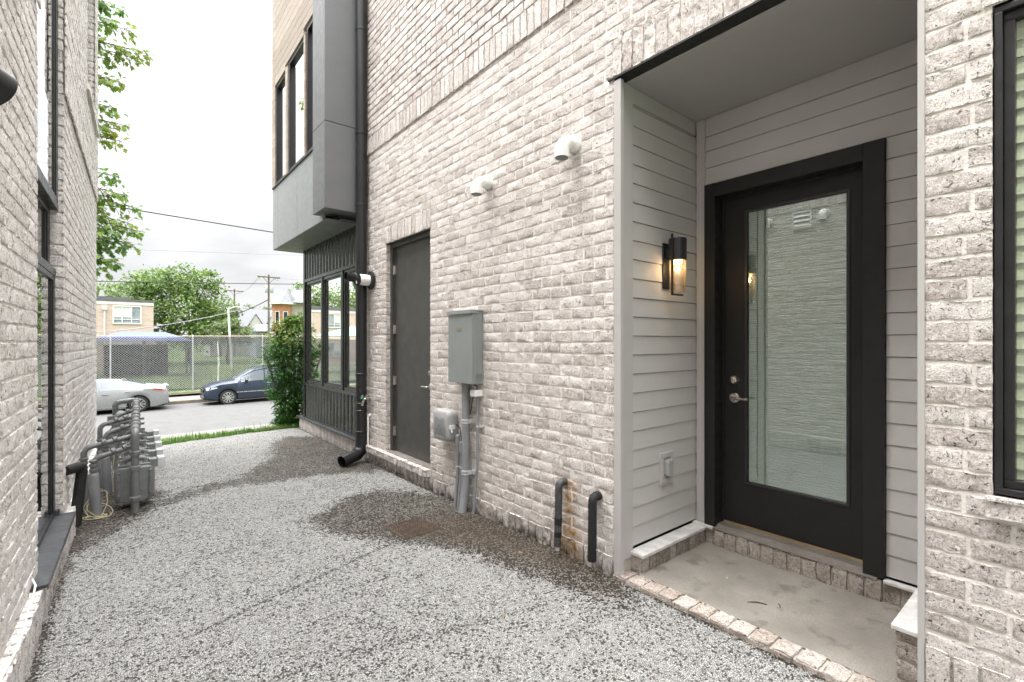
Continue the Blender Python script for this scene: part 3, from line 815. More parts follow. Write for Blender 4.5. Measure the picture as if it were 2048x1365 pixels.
# ================================================================== LEFT TOWNHOUSE (its wall runs 1.5 degrees off the other)
LA = math.atan(.0262); LX = -.445
def LW(y, d=0.): return LX + .0262 * y + d            # world x of its face at y, d metres out
L = thing('townhouse', 'limewashed brick townhouse on the left with tall black window', 'house', (LX, 0, 0), local=True, rz=-LA)
LE = 8.40
fl = lambda a, z, d: (0. + d, a, z)                    # local: face x=0, outwards +x
def lod_l(a, z): return .022 if (a < 4.5 and a > .3 and z < 3.4) else .034 if a < 7 and a > -1 else .06
LO = [(3.73, 4.90, .215, 6.14), (6.75, 7.97, 4.18, 6.14)]
LS = [(6.6, 8.1, 4.10, 4.18)]
def dirt_l(V): return np.clip((.16 - V[:, 2]) / .14, 0, .9) * (.55 + .45 * np.sin(V[:, 1] * 3.3 + V[:, 0] * 20))
ATL = {'stain': lambda V: np.zeros(len(V)), 'dirt': dirt_l}
B = Bricks()
B.wall(fl, -2.6, LE, .215, 3.345, LO, base=.132, lod=lod_l, rough=.0015)
B.wall(fl, -2.6, LE, 3.555, 7.0, LO + LS, base=3.555, lod=lod_l, depth=.016)
B.row(fl, -2.6, 3.73, 3.35, 3.55, depth=.018, step=.03); B.row(fl, 4.90, LE, 3.35, 3.55, depth=.018, step=.03)
B.row(fl, -2.6, LE, -.10, .20, depth=.046, step=.024, rough=.003)
B.row(lambda a, z, d: (z, a, d), -2.6, 3.50, .0, .045, depth=.205, step=.03); B.row(lambda a, z, d: (z, a, d), 4.96, LE, .0, .045, depth=.205, step=.03)
B.row(fl, 6.6, 8.1, 4.105, 4.178, depth=.045, unit=.2)
B.wall(lambda a, z, d: (a, 4.90 - d, z), -.075, -.004, .24, 6.14, base=.132, length=.4, step=.03)
B.wall(lambda a, z, d: (a, 7.97 - d, z), -.11, -.004, 4.19, 6.2, base=3.555, length=.4, step=.04)
B.wall(lambda a, z, d: (a, LE + d, z), -4.0, -.002, -.1, 7.0, base=.132, lod=lambda a, z: .08)
lbrick = B.build('brick_wall', 'brick_white', L, ATL)
mortar(fl, -2.6, LE, -.1, 7.0, LO, -.0038, 'mortar_bed', lbrick, ATL, .08)
m = MB(); m.box(-.16, -.010, 4.908, 4.98, .2, 6.14); m.box(-.16, -.010, 3.65, 3.722, .2, 6.14); m.box(-.16, -.012, 7.978, 8.05, 4.1, 6.14)
m.box(-.05, .036, -2.6, 3.50, -.1, .195); m.box(-.05, .036, 3.5, 4.96, -.1, .185); m.box(-.05, .036, 4.96, LE, -.1, .195); m.box(-.05, .035, 6.6, 8.1, 4.11, 4.172)
m.box(-4.0, -.02, LE - .06, LE - .012, -.8, 7.0)
m.islands('mortar_return', 'mortar', lbrick)
m = MB(); m.box(-6.5, -.3, -2.62, -2.55, -.3, 7.0); m.box(-6.5, -.03, -2.55, LE, 7.0, 7.12); m.box(-6.5, -6.4, -2.55, LE, -.6, 7.0); m.box(-6.5, -4.0, LE - .1, LE, -.8, 7.0)
m.build('outer_shell', 'pale_wall', L)
m = MB(); m.box(-.9, -.86, 3.2, 8.3, 0, 6.1); m.box(-.86, -.2, 3.3, 3.36, 0, 6.1); m.box(-.86, -.2, 5.3, 5.36, 0, 6.1); m.build('interior_wall', 'dark_room', L)
m = MB(); m.box(-.10, .062, 3.52, 4.905, .204, .222); m.box(-.10, -.02, 4.86, 4.90, .222, .262); m.box(.062, .066, 3.52, 4.905, .19, .222)
m.build('window_sill', 'sill_metal', L, bevel=.002)
flw = lambda q: (lambda a, z, d: (q + d, a, z))
m = MB()
for z0, z1, q in ((.225, 1.985, -.045), (2.525, 6.14, -.030), (2.045, 2.475, -.075)):
    m.frame(3.735, 4.80, z0, z1, .034, flw(q), -.06, 0, 'LTB'); m.box(q - .06, q, 4.80, 4.895, z0, z1); m.box(q - .06, q - .008, 4.77, 4.799, z0 + .034, z1 - .034)
m.box(-.15, -.042, 3.735, 4.895, 1.987, 2.043); m.box(-.15, -.028, 3.735, 4.895, 2.477, 2.523)
lw = m.build('window', 'black_metal', L, bevel=.003)
m = MB()
for z0, z1, q in ((.255, 1.955, -.060), (2.075, 2.445, -.092), (2.555, 6.11, -.043)): m.quad((q, 3.765, z0), (q, 4.775, z0), (q, 4.775, z1), (q, 3.765, z1))
m.build('window_pane', 'coated_glass', lw, fix=False)
m = MB()
for k in range(22): y = 3.8 + k * .05; m.add([(-.22, y, .25), (-.19, y + .045, .25), (-.19, y + .045, 1.98), (-.22, y, 1.98)], [(0, 1, 2, 3)])
m.build('vertical_blind', 'blind_white', lw, fix=False)
m = MB(); m.frame(6.76, 7.96, 4.2, 6.19, .05, flw(-.07), -.06, 0); w2 = m.build('window', 'black_metal', L)
m = MB(); m.quad((-.1, 6.8, 4.24), (-.1, 7.92, 4.24), (-.1, 7.92, 6.1), (-.1, 6.8, 6.1)); m.build('window_pane', 'coated_glass', w2, fix=False)

# ================================================================== GROUND
def road_z(x): return -1.49 + .013 * np.clip(x, -40, 60)
def smooth(t): t = np.clip(t, 0, 1); return t * t * (3 - 2 * t)
def gz(x, y):
    r = road_z(x)
    z = np.where(y < 8.95, -.09, -.05 + (r - .02 + .05) * smooth((y - 9.15) / 6.3))
    z = np.where(y > 28, r + .10, z)
    z = np.where(y > 30, r + .10 + .16 * smooth((y - 30) / 1.0), z)
    return z
xs = np.unique(np.concatenate([[-900, -400, -200, -100, -60], np.arange(-40, 41, 1.0), [60, 100, 200, 400, 900]]))
ys = np.unique(np.concatenate([[-400, -100, -40, -20], np.arange(-10, 8.9, 2), np.arange(8.9, 16, .35), np.arange(16, 29.5, 1), np.arange(29.6, 32, .2), [34, 40, 50, 70, 100, 200, 400, 900, 1500]]))
GX, GY = np.meshgrid(xs, ys); GZ = gz(GX, GY)
m = MB(); m.v = [tuple(map(float, p)) for p in zip(GX.ravel(), GY.ravel(), GZ.ravel())]; nx = len(xs)
m.f = [(j * nx + i, j * nx + i + 1, (j + 1) * nx + i + 1, (j + 1) * nx + i) for j in range(len(ys) - 1) for i in range(nx - 1)]
struct(m.build('ground', 'verge_grass', smooth=60, fix=False))
def sheet(name, mat, y0, y1, dz, t=.0, x0=-60, x1=90, n=30):
    m = MB()
    for i in range(n):
        a, b = x0 + (x1 - x0) * i / n, x0 + (x1 - x0) * (i + 1) / n
        za, zb = float(road_z(a)) + dz, float(road_z(b)) + dz
        m.quad((a, y0, za), (b, y0, zb), (b, y1, zb), (a, y1, za))
        if t: m.quad((a, y0, za - t), (b, y0, zb - t), (b, y0, zb), (a, y0, za))
    return struct(m.build(name, mat, fix=False))
sheet('road', 'road_surface', 18.6, 28.2, .0)
sheet('pavement', 'kerb_concrete', 15.4, 18.62, .05)
sheet('kerb', 'old_kerb', 27.9, 28.14, .15, .17)
sheet('pavement', 'kerb_concrete', 28.14, 30.0, .155)
sheet('bank', 'soil', 30.0, 31.0, .27)

# pad: fine sheet carrying its wet, rust and crack masks
px_ = np.concatenate([[-.7], np.arange(-.45, 2.55, .02)]); py_ = np.concatenate([np.arange(-3.6, 1.2, .2), np.arange(1.2, 8.92, .02)])
PX_, PY_ = np.meshgrid(px_, py_)
def far_edge(x): return 8.62 + .13 * np.clip(x, 0, 2.6) + .02 * np.sin(x * 9) + .012 * np.sin(x * 31)
top = far_edge(PX_); PYc = np.minimum(PY_, top)
def sdf(poly, x, y):
    P = np.array(poly); d = np.full(x.shape, 1e9); inside = np.zeros(x.shape, bool)
    for i in range(len(P)):
        a, b = P[i], P[(i + 1) % len(P)]; e = b - a
        t = np.clip(((x - a[0]) * e[0] + (y - a[1]) * e[1]) / (e @ e), 0, 1)
        d = np.minimum(d, np.hypot(x - a[0] - e[0] * t, y - a[1] - e[1] * t))
        c = ((a[1] > y) != (b[1] > y)); xi = a[0] + (y - a[1]) / (b[1] - a[1] + 1e-12) * e[0]
        inside ^= c & (x < xi)
    return np.where(inside, d, -d)
def line_d(pts, x, y):
    d = np.full(x.shape, 1e9)
    for i in range(len(pts) - 1):
        a, b = np.array(pts[i]), np.array(pts[i + 1]); e = b - a
        t = np.clip(((x - a[0]) * e[0] + (y - a[1]) * e[1]) / (e @ e), 0, 1)
        d = np.minimum(d, np.hypot(x - a[0] - e[0] * t, y - a[1] - e[1] * t))
    return d
WETA = [(.27, 5.64), (.66, 5.90), (1.04, 6.04), (1.55, 6.9), (1.75, 7.7), (2.05, 8.2), (2.5, 7.8), (2.5, 5.6), (2.30, 5.30), (1.76, 5.58), (1.35, 5.61), (.85, 5.72), (.33, 5.42)]
WETB = [(1.20, 4.25), (1.67, 4.54), (2.05, 4.67), (2.29, 4.33), (2.5, 3.95), (2.5, 3.11), (2.5, 1.9), (2.38, 1.70), (2.17, 1.80), (2.03, 2.34), (1.93, 2.70), (1.80, 3.09), (1.61, 3.35), (1.30, 3.75)]
WETC = [(-.5, 4.55), (-.5, 6.9), (-.10, 6.9), (.10, 6.14), (.36, 5.91), (.30, 5.43), (.07, 5.08), (-.11, 4.78), (-.25, 4.55)]
RUSD = [(1.66, 3.75), (2.16, 3.70), (2.47, 3.5), (2.5, 1.95), (2.40, 1.88), (2.2, 2.25), (2.05, 2.78), (1.80, 3.15)]
wetv = np.maximum.reduce([np.clip(.5 + sdf(p, PX_, PYc) / .34, 0, 1) for p in (WETA, WETB, WETC)])
wetv = np.maximum(wetv, .9 * np.exp(-((2.44 - PX_) / .035) ** 2)); wetv = np.maximum(wetv, .75 * np.exp(-((PX_ - LW(PYc, .05)) / .05) ** 2))
rusv = np.maximum(np.clip(.5 + sdf(RUSD, PX_, PYc) / .3, 0, 1), .62 * np.clip(.5 + sdf([(-.5, 4.5), (-.5, 5.4), (-.12, 5.4), (.0, 4.9), (-.2, 4.5)], PX_, PYc) / .2, 0, 1))
cr1 = [(.30, 2.95), (.62, 3.06), (.95, 3.14), (1.30, 3.25), (1.68, 3.36)]
cr2 = [(.30, 2.35), (.8, 2.3), (1.3, 2.15), (1.9, 2.0)]; cr3 = [(2.4, 1.6), (2.1, 1.75), (1.7, 1.72)]
crv = np.clip(1 - line_d(cr1, PX_, PYc) / .025, 0, 1) + .55 * np.clip(1 - line_d(cr2, PX_, PYc) / .04, 0, 1) + .5 * np.clip(1 - line_d(cr3, PX_, PYc) / .04, 0, 1)
PZ = .006 * np.sin(PX_ * 2.1 + 1) * np.sin(PYc * 1.3) - .012 * np.clip(1 - np.hypot(PX_ - 1.84, PYc - 3.5) / .5, 0, 1)
m = MB(); nx = len(px_)
m.v = [tuple(map(float, p)) for p in zip(PX_.ravel(), PYc.ravel(), PZ.ravel())]
m.f = [(j * nx + i, j * nx + i + 1, (j + 1) * nx + i + 1, (j + 1) * nx + i) for j in range(len(py_) - 1) for i in range(nx - 1)]
pad = struct(m.build('driveway', 'chip_asphalt', smooth=80, fix=False))
for k, a in (('wet', wetv), ('rust', rusv), ('crack', np.clip(crv, 0, 1))):
    at = pad.data.attributes.new(k, 'FLOAT', 'POINT'); at.data.foreach_set('value', a.ravel().astype(np.float32))
m = MB(); m.box(-.45, 2.45, 8.5, 8.615, -.3, -.03); struct(m.build('driveway_edge', 'old_kerb'))

# grass along the crest
m = MB(); g = random.Random(3)
for i in range(5200):
    x = g.uniform(-2.2, 2.75); e = float(far_edge(np.array(x))) if x > -.3 else 8.55
    y = e + abs(g.gauss(0, .22)) - .01
    if x < -.2 and y < 8.5: continue
    z0 = float(gz(np.array(x), np.array(y))) ; h = g.uniform(.05, .12) * (1.5 if g.random() < .02 else 1) + max(0, -.02 - z0) * .6
    a = g.uniform(0, 6.28); b = g.uniform(.0, .6) * h; wd = g.uniform(.003, .0055)
    c, s_ = math.cos(a), math.sin(a)
    m.add([(x - s_ * wd, y + c * wd, z0 - .02), (x + s_ * wd, y - c * wd, z0 - .02), (x + c * b * .5 + s_ * wd * .7, y + s_ * b * .5 - c * wd * .7, z0 + h * .6), (x + c * b * .5 - s_ * wd * .7, y + s_ * b * .5 + c * wd * .7, z0 + h * .6), (x + c * b * 1.3, y + s_ * b * 1.3, z0 + h)],
          [(0, 1, 2, 3), (3, 2, 4)])
tag(m.build('grass', 'grass_blade', fix=False), 'strip of green grass along the far edge of the chipped asphalt', 'grass', kind='stuff')

# ================================================================== FIXTURES ON THE RIGHT WALL
def elbow_vent(y, z, s, label, x=WX, sx=-1):
    t = thing('vent_elbow', label, 'vent', (x, y, z), 'white plastic vent elbows on the brick walls')
    r = .047
    p = [Vector((x + sx * q, y, z + dz)) for q, dz in ((-.02, 0), (.06, 0))]
    c = Vector((x + sx * .06, y, z - .075))
    bow = [c + Vector((sx * .075 * math.sin(q), 0, .075 * math.cos(q))) for q in [math.pi / 2 * i / 8 for i in range(9)]]
    m = MB(); m.tube([p[0], p[1]] + bow[1:] + [c + Vector((sx * .075, 0, -.035))], r, 20)
    m.lathe([(r + .003, 0), (r + .003, .055)], (x + sx * .0, y, z), (sx, 0, 0), 20)
    m.lathe([(r + .004, .0), (r + .004, .055)], c + Vector((sx * .075, 0, -.042)), (0, 0, 1), 20)
    m.build('elbow_pipe', 'pvc_white', t, smooth=50)
    o = c + Vector((sx * .075, 0, -.0425)); m = MB(); m.lathe([(r - .004, 0), (r - .006, -.001)], o, (0, 0, 1), 20)
    g = MB()
    for k in range(-4, 5):
        hw = math.sqrt(max(0, (r - .006) ** 2 - (k * .009) ** 2))
        g.box(o.x - hw, o.x + hw, o.y + k * .009 - .0012, o.y + k * .009 + .0012, o.z - .0045, o.z - .001)
        g.box(o.x + k * .009 - .0012, o.x + k * .009 + .0012, o.y - hw, o.y + hw, o.z - .0062, o.z - .0046)
    m.build('opening', 'black_steel', t); g.build('grille', 'plastic_grey', t)
    return t
elbow_vent(2.294, 2.863, 1, 'white vent elbow high on the brick wall, next to the porch corner')
elbow_vent(3.291, 2.854, 1, 'white vent elbow high on the brick wall, above the grey meter cabinet')

# downspout
t = thing('downspout', 'round black downspout down the corner between the brick wall and the bay', 'downpipe', (2.362, 5.87, 0))
dx, dy, r = 2.362, 5.872, .068
m = MB(); m.cyl((dx, dy, .30), (dx, dy, 8.2), r, 24); m.build('pipe', 'black_metal', t, smooth=50)
m = MB(); pth = bend([(dx, dy, .34), (dx, dy, .115), (dx - .29, dy - .12, .065)], .17, 10); m.tube(pth, r + .004, 20, hollow=.008)
q = len(pth)
for k in range(2, q - 2): m.tube([pth[k] - (pth[k + 1] - pth[k]).normalized() * .006, pth[k] + (pth[k + 1] - pth[k]).normalized() * .006], r + .010, 20)
m.build('shoe', 'black_metal', t, smooth=50)
m = MB()
for z in (.36, .62, .71, 1.08, 3.20, 4.10, 5.4, 6.7): m.lathe([(r + .001, 0), (r + .005, .004), (r + .005, .03), (r + .001, .034)], (dx, dy, z), (0, 0, 1), 24)
m.islands('joint_ring', 'black_metal', t, smooth=40)

# floodlight camera
t = thing('security_light', 'white and black security camera light on a round black base above the spigot', 'security camera', (WX, 5.745, 2.27))
m = MB(); m.lathe([(.112, 0), (.112, .02), (.10, .032), (.07, .04)], (WX - .004, 5.745, 2.27), (-1, 0, 0), 28); m.build('mount_plate', 'black_metal', t, smooth=40)
m = MB(); m.lathe([(.066, .03), (.068, .05), (.068, .165), (.064, .17)], (WX, 5.745, 2.27), (-1, 0, 0), 28); m.build('housing', 'pvc_white', t, smooth=40)
m = MB(); m.lathe([(.068, .168), (.071, .172), (.071, .215), (.05, .235)], (WX, 5.745, 2.27), (-1, 0, 0), 28); m.tube([(WX - .20, 5.745, 2.28), (WX - .34, 5.73, 2.295)], [.052, .056], 18, hollow=.006)
m.build('camera_head', 'black_metal', t, smooth=40)
m = MB()
for k in range(5): m.lathe([(.008, 0), (.008, .004)], (WX - .222, 5.68 + k * .006, 2.215 + k * .012), (-.4, -1, 0), 8)
m.build('lamp_lens', 'clear_lens', t)

# spigot and white drain pipe beside the downspout
t = thing('garden_tap', 'brass garden spigot with green handle, beside the black downspout', 'tap', (WX, 5.80, .80))
m = MB(); m.tube(bend([(WX + .01, 5.80, .80), (WX - .07, 5.80, .80), (WX - .10, 5.80, .75), (WX - .105, 5.80, .71)], .03), .014, 12); m.lathe([(.028, 0), (.028, .008)], (WX - .005, 5.80, .80), (-1, 0, 0), 16); m.cyl((WX - .06, 5.8, .80), (WX - .06, 5.77, .835), .010); m.build('spout', 'satin_nickel', t, smooth=50)
m = MB(); m.lathe([(.008, 0), (.026, .003), (.026, .011), (.010, .014)], (WX - .105, 5.79, .815), (-.9, -.2, .3), 12); m.build('handle', 'green_handle', t, smooth=50)
m = MB(); m.tube(bend([(WX + .01, 5.80, .585), (WX - .028, 5.80, .585), (WX - .030, 5.80, .05)], .025), .0125, 12); m.lathe([(.022, 0), (.022, .01)], (WX - .004, 5.80, .585), (-1, 0, 0), 14)
tag(m.build('drain_pipe', 'pvc_white', smooth=50), 'thin white plastic pipe running down the brick beside the black downspout', 'pipe')

# grey service cabinet with its conduit
y0, y1, z0, z1, xf = 3.378, 3.755, 1.138, 1.777, 2.329
t = thing('disconnect_box', 'tall grey metal electrical cabinet on the brick wall right of the service door', 'electrical box', (WX, 3.565, 1.138))
m = MB(); m.box(xf + .014, WX - .004, y0 + .004, y1 - .004, z0, z1 - .012); m.build('cabinet', 'panel_grey', t, bevel=.003)
m = MB(); m.box(xf - .002, xf + .012, y0 - .001, y1 + .001, z0 + .004, z1 - .032); m.box(xf + .012, xf + .030, y0 - .002, y0 + .002, z0 + .004, z1 - .032); m.build('door', 'panel_grey', t, bevel=.003)
m = MB(); m.box(xf - .012, WX - .004, y0 - .005, y1 + .005, z1 - .011, z1 + .003); m.box(xf - .014, xf - .004, y0 - .005, y1 + .005, z1 - .031, z1 - .011); m.box(xf - .004, xf + .06, y0 - .006, y0 + .0, z1 - .030, z1 - .011); m.build('rain_hood', 'panel_grey', t, bevel=.002)
m = MB(); m.box(xf - .0045, xf - .002, 3.535, 3.605, 1.600, 1.628); m.build('maker_plate', 'brass_plate', t)
m = MB()
for k in (.030, .020): m.lathe([(k, 0), (k, .0025), (k - .0035, .0025), (k - .0035, .0)], (2.405, y0 + .002, 1.205), (0, -1, 0), 24, cap=False)
for xx in (2.37, 2.40, 2.43): m.lathe([(.004, 0), (.004, .003)], (xx, y0 + .003, z0 + .014), (0, -1, 0), 8)
m.lathe([(.006, 0), (.006, .004)], (2.375, y0 + .003, 1.70), (0, -1, 0), 8)
m.islands('knockout', 'panel_grey', t)
t = thing('conduit', 'thick grey plastic conduit from the electrical cabinet down to the asphalt', 'pipe', (2.395, 3.575, 0))
m = MB(); m.tube(bend([(2.397, 3.575, 1.14), (2.397, 3.575, .22), (2.345, 3.56, -.04)], .2), .036, 18); m.lathe([(.042, 0), (.042, .03)], (2.397, 3.575, 1.11), (0, 0, 1), 18); m.build('pipe', 'conduit_grey', t, smooth=50)
for z in (.345, .80):
    m = MB(); m.lathe([(.038, 0), (.039, .004), (.039, .014), (.038, .018)], (2.397, 3.575, z), (0, 0, 1), 18); m.lathe([(.038, 0), (.039, .004), (.039, .010), (.038, .012)], (2.397, 3.575, z - .022), (0, 0, 1), 18); m.box(2.40, WX - .002, 3.535, 3.542, z - .02, z + .016); m.box(2.43, WX - .001, 3.50, 3.545, z - .018, z + .014); m.build('strap', 'galvanised', t, smooth=40)
# grey telecom box with two small conduits
t = thing('telecom_box', 'rounded grey plastic cable box with a slashed badge, low between service door and conduits', 'utility box', (WX, 3.93, .60))
def rrect(a0, a1, z0, z1, r, n=5):
    P = []
    for cx, cz, s in ((a1 - r, z1 - r, 0), (a0 + r, z1 - r, 90), (a0 + r, z0 + r, 180), (a1 - r, z0 + r, 270)):
        P += [(cx + r * math.cos(R(s + 90 * i / n)), cz + r * math.sin(R(s + 90 * i / n))) for i in range(n + 1)]
    return P
ta0, ta1, tz0, tz1 = 3.775, 4.06, .575, .865
m = MB(); m.prism(rrect(ta0, ta1, tz0, tz1, .05), X(WX), .006, .058); m.build('back_shell', 'plastic_grey', t, bevel=.004, smooth=50)
m = MB(); P = rrect(ta0 + .002, ta1 - .002, tz0 + .002, tz1 - .002, .05); c0 = Vector(((ta0 + ta1) / 2, (tz0 + tz1) / 2, 0)); n = len(P); q = X(WX)
for k, (s, d) in enumerate(((1, .060), (1, .088), (.965, .104), (.90, .112))):
    m.v += [q(c0.x + (a - c0.x) * s, c0.y + (z - c0.y) * s, d) for a, z in P]
    if k: m.f += [((k - 1) * n + i, (k - 1) * n + (i + 1) % n, k * n + (i + 1) % n, k * n + i) for i in range(n)]
m.f.append(tuple(3 * n + i for i in range(n))); m.build('cover', 'plastic_grey', t, smooth=40)
m = MB(); ca, cz = 3.925, .695                     # raised badge: three slanted bars inside a rounded square
m.frame(ca - .075, ca + .075, cz - .085, cz + .095, .006, X(WX - .112), -.002, .002)
for k, ln in ((-1, .08), (0, .15), (1, .08)):
    u = Vector((.53, -.85)); n2 = Vector((.85, .53)); c2 = Vector((ca, cz - .005)) + n2 * k * .034
    P = [c2 + u * (-ln / 2) * 1 + n2 * -.009, c2 + u * 0 + n2 * (-.013), c2 + u * (ln / 2) + n2 * -.009, c2 + u * (ln / 2 - .01) + n2 * .007, c2 + n2 * .010, c2 + u * (-ln / 2 + .01) + n2 * .007]
    m.prism([(p.x, p.y) for p in P], X(WX - .112), -.001, .004)
m.box(WX - .1165, WX - .112, ca - .045, ca + .045, cz + .068, cz + .078)
m.build('badge', 'conduit_grey', t)
m = MB(); m.box(WX - .10, WX - .045, ta0 - .014, ta0 + .004, .70, .735); m.tube([(WX - .08, ta0 - .01, .71), (WX - .085, ta0 - .02, .67)], .006, 8); m.build('latch', 'pvc_white', t)
for k, (yy, zt, lb) in enumerate(((3.715, .655, 'left'), (3.655, .60, 'right'))):
    t = thing('conduit', 'slim grey conduit below the cable box, the %s one of the pair' % lb, 'pipe', (WX - .04, yy, 0), 'pair of slim grey conduits')
    xx = WX - .045
    m = MB(); m.tube(bend([(xx, yy, zt - .06), (xx, yy, .3), (xx - .035, yy - .0, -.03)], .2), .0165, 14); m.build('pipe', 'conduit_grey', t, smooth=50)
    m = MB(); m.lathe([(.0225, 0), (.0225, .095), (.017, .10)], (xx, yy, zt - .10), (0, 0, 1), 14); m.build('coupling', 'conduit_grey', t, smooth=40)
    m = MB(); m.lathe([(.0185, 0), (.0185, .014)], (xx, yy, .36), (0, 0, 1), 14); m.box(xx, WX - .002, yy - .03, yy + .0, .36, .374); m.build('strap', 'galvanised', t)
m = MB(); m.tube(bend([(WX - .03, 3.77, .74), (WX - .03, 3.70, .72), (WX - .045, 3.655, .60)], .05), .005, 8); tag(m.build('cable', 'wire_black', smooth=60), 'short black cable from the grey cable box into the slim conduit', 'cable')
# thin conduit with its little white box
t = thing('conduit', 'thin bent grey conduit running down from the small white junction box', 'pipe', (WX - .02, 3.44, 0))
m = MB(); m.tube(bend([(WX - .030, 3.425, 1.03), (WX - .030, 3.428, .42), (WX - .030, 3.45, .30), (WX - .055, 3.455, -.03)], .15), .0125, 12); m.build('pipe', 'conduit_grey', t, smooth=50)
for z in (.76,):
    m = MB(); m.lathe([(.0145, 0), (.0145, .016)], (WX - .030, 3.426, z), (0, 0, 1), 12); m.box(WX - .03, WX - .001, 3.385, 3.426, z, z + .016); m.build('strap', 'galvanised', t)
m = MB(); m.box(WX - .088, WX - .004, 3.385, 3.455, 1.032, 1.085); jb = tag(m.build('junction_box', 'pvc_white', bevel=.003), 'small white junction box just below the electrical cabinet', 'junction box')
m = MB(); m.tube(bend([(WX - .04, 3.42, 1.085), (WX - .03, 3.43, 1.115), (WX - .05, 3.47, 1.14)], .03), .005, 8); m.tube(bend([(WX - .05, 3.455, 1.05), (WX - .04, 3.50, .95), (WX - .03, 3.535, .86)], .06), .004, 8)
tag(m.build('cable', 'wire_black', smooth=60), 'thin black cable looping round the small white junction box', 'cable')

# insulated condensate pipes by the porch
t = thing('drain_pipe', 'scuffed black foam-wrapped drain pipe with a rust stain behind it', 'pipe', (WX, 2.40, 0), 'foam-wrapped drain pipes on the brick')
xx = WX - .062
m = MB(); m.tube(bend([(WX + .01, 2.395, .515), (xx, 2.395, .515), (xx, 2.40, .27)], .045), .0265, 16); m.build('upper_sleeve', 'scuffed_foam', t, smooth=50)
m = MB(); m.cyl((xx, 2.40, .272), (xx, 2.402, .222), .0272); m.cyl((xx, 2.404, .172), (xx, 2.405, .135), .0272); m.islands('tape_band', 'foam_black', t, smooth=50)
m = MB(); m.cyl((xx, 2.402, .222), (xx, 2.404, .172), .0262); m.cyl((xx, 2.405, .135), (xx, 2.408, .068), .0262); m.islands('lower_sleeve', 'scuffed_foam', t, smooth=50)
m = MB(); m.cyl((xx, 2.408, .09), (xx, 2.409, .038), .015); m.build('pipe_end', 'pvc_white', t, smooth=50)
t = thing('drain_pipe', 'clean black foam-wrapped drain pipe nearest the porch corner', 'pipe', (WX, 2.09, 0), 'foam-wrapped drain pipes on the brick')
m = MB(); m.tube(bend([(WX + .01, 2.085, .49), (xx, 2.085, .49), (xx, 2.09, .075)], .05), .029, 16); m.build('sleeve', 'foam_black', t, smooth=50)
m = MB(); m.lathe([(.031, 0), (.031, .03)], (WX - .004, 2.085, .49), (-1, 0, 0), 16); m.build('wall_collar', 'foam_black', t, smooth=50)

# storm drain
t = thing('storm_drain', 'rusty square iron drain grate set in the wet asphalt', 'drain grate', (1.84, 3.51, 0))
rot = Matrix.Rotation(R(4), 3, 'Z'); c = Vector((1.84, 3.51, .0))
def ob(mb, x0, x1, y0, y1, z0, z1): mb.obox(c + rot @ Vector(((x0 + x1) / 2, (y0 + y1) / 2, (z0 + z1) / 2)), (x1 - x0, y1 - y0, z1 - z0), rot)
m = MB(); hw = .165
for k in range(13): q = -hw + .02 + k * (2 * hw - .04) / 12; ob(m, q - .0045, q + .0045, -hw + .017, hw - .017, -.012, .0015)
for k in range(13): q = -hw + .02 + k * (2 * hw - .04) / 12; ob(m, -hw + .017, hw - .017, q - .0045, q + .0045, -.012, -.0015)
m.build('grate', 'rusty_iron', t)
m = MB()
for a in ((-hw, hw, -hw, -hw + .016), (-hw, hw, hw - .016, hw), (-hw, -hw + .016, -hw + .016, hw - .016), (hw - .016, hw, -hw + .016, hw - .016)): ob(m, *a, -.015, .003)
m.build('rim', 'rusty_iron', t)
m = MB(); ob(m, -hw + .01, hw - .01, -hw + .01, hw - .01, -.10, -.0055); m.build('pit', 'black_steel', t)

# porch lamp
t = thing('wall_lamp', 'lit black cylinder wall lamp with seeded glass on the porch side wall', 'lamp', (2.98, YS, 2.05))
lx, ly = 2.985, 1.838
m = MB(); m.box(2.945, 3.028, YS - .014, YS - .001, 1.875, 2.195); m.build('back_plate', 'black_metal', t, bevel=.003)
m = MB(); m.cyl((lx, ly, 2.065), (lx, ly, 2.215), .060, 32); m.box(lx - .02, lx + .02, ly + .05, YS - .012, 2.09, 2.16); m.build('hood', 'black_metal', t, smooth=40, bevel=.002)
m = MB(); m.tube([(lx, ly, 2.068), (lx, ly, 1.845)], .056, 32, cap=False); m.tube([(lx, ly, 1.845), (lx, ly, 2.068)], .051, 32, cap=False); m.build('glass_shade', 'lamp_glass', t, smooth=60, fix=False)
m = MB(); a = R(200)
bx = lx - .0635
m.box(bx - .006, bx + .001, ly - .008, ly + .008, 1.822, 2.24); m.box(bx + .001, lx + .06, ly - .008, ly + .008, 1.822, 1.834); m.build('strap_bracket', 'black_metal', t, bevel=.001)
m = MB(); m.lathe([(.0, -.030), (.018, -.026), (.030, -.012), (.034, 0), (.034, .01)], (lx, ly, 2.062), (0, 0, 1), 20); m.build('bulb', 'lamp_glow', t, smooth=60)
ll = bpy.data.lights.new('bulb_light', 'POINT'); ll.energy = .8; ll.color = (1., .70, .40); ll.shadow_soft_size = .02
lo = bpy.data.objects.new('bulb_light', ll); COL.objects.link(lo); lo.parent = t; lo.location = (lx - 2.98, ly - YS, 2.015 - 2.05)

# outlet
t = thing('outlet', 'outdoor socket with grey cover in a white surround, low on the porch side wall', 'socket', (2.99, YS, .60))
fS = Y(YS)
m = MB(); m.frame(2.915, 3.065, .505, .725, .035, fS, -.004, .016); m.build('surround', 'trim_paint', t, bevel=.002)
m = MB(); m.prism([(2.950, .54), (3.030, .54), (3.030, .69), (2.950, .69)], fS, -.004, .008); m.build('plate', 'plastic_grey', t)
m = MB(); m.prism(rrect(2.957, 3.022, .565, .675, .012), fS, .008, .045); m.build('bubble_cover', 'plastic_grey', t, bevel=.006)

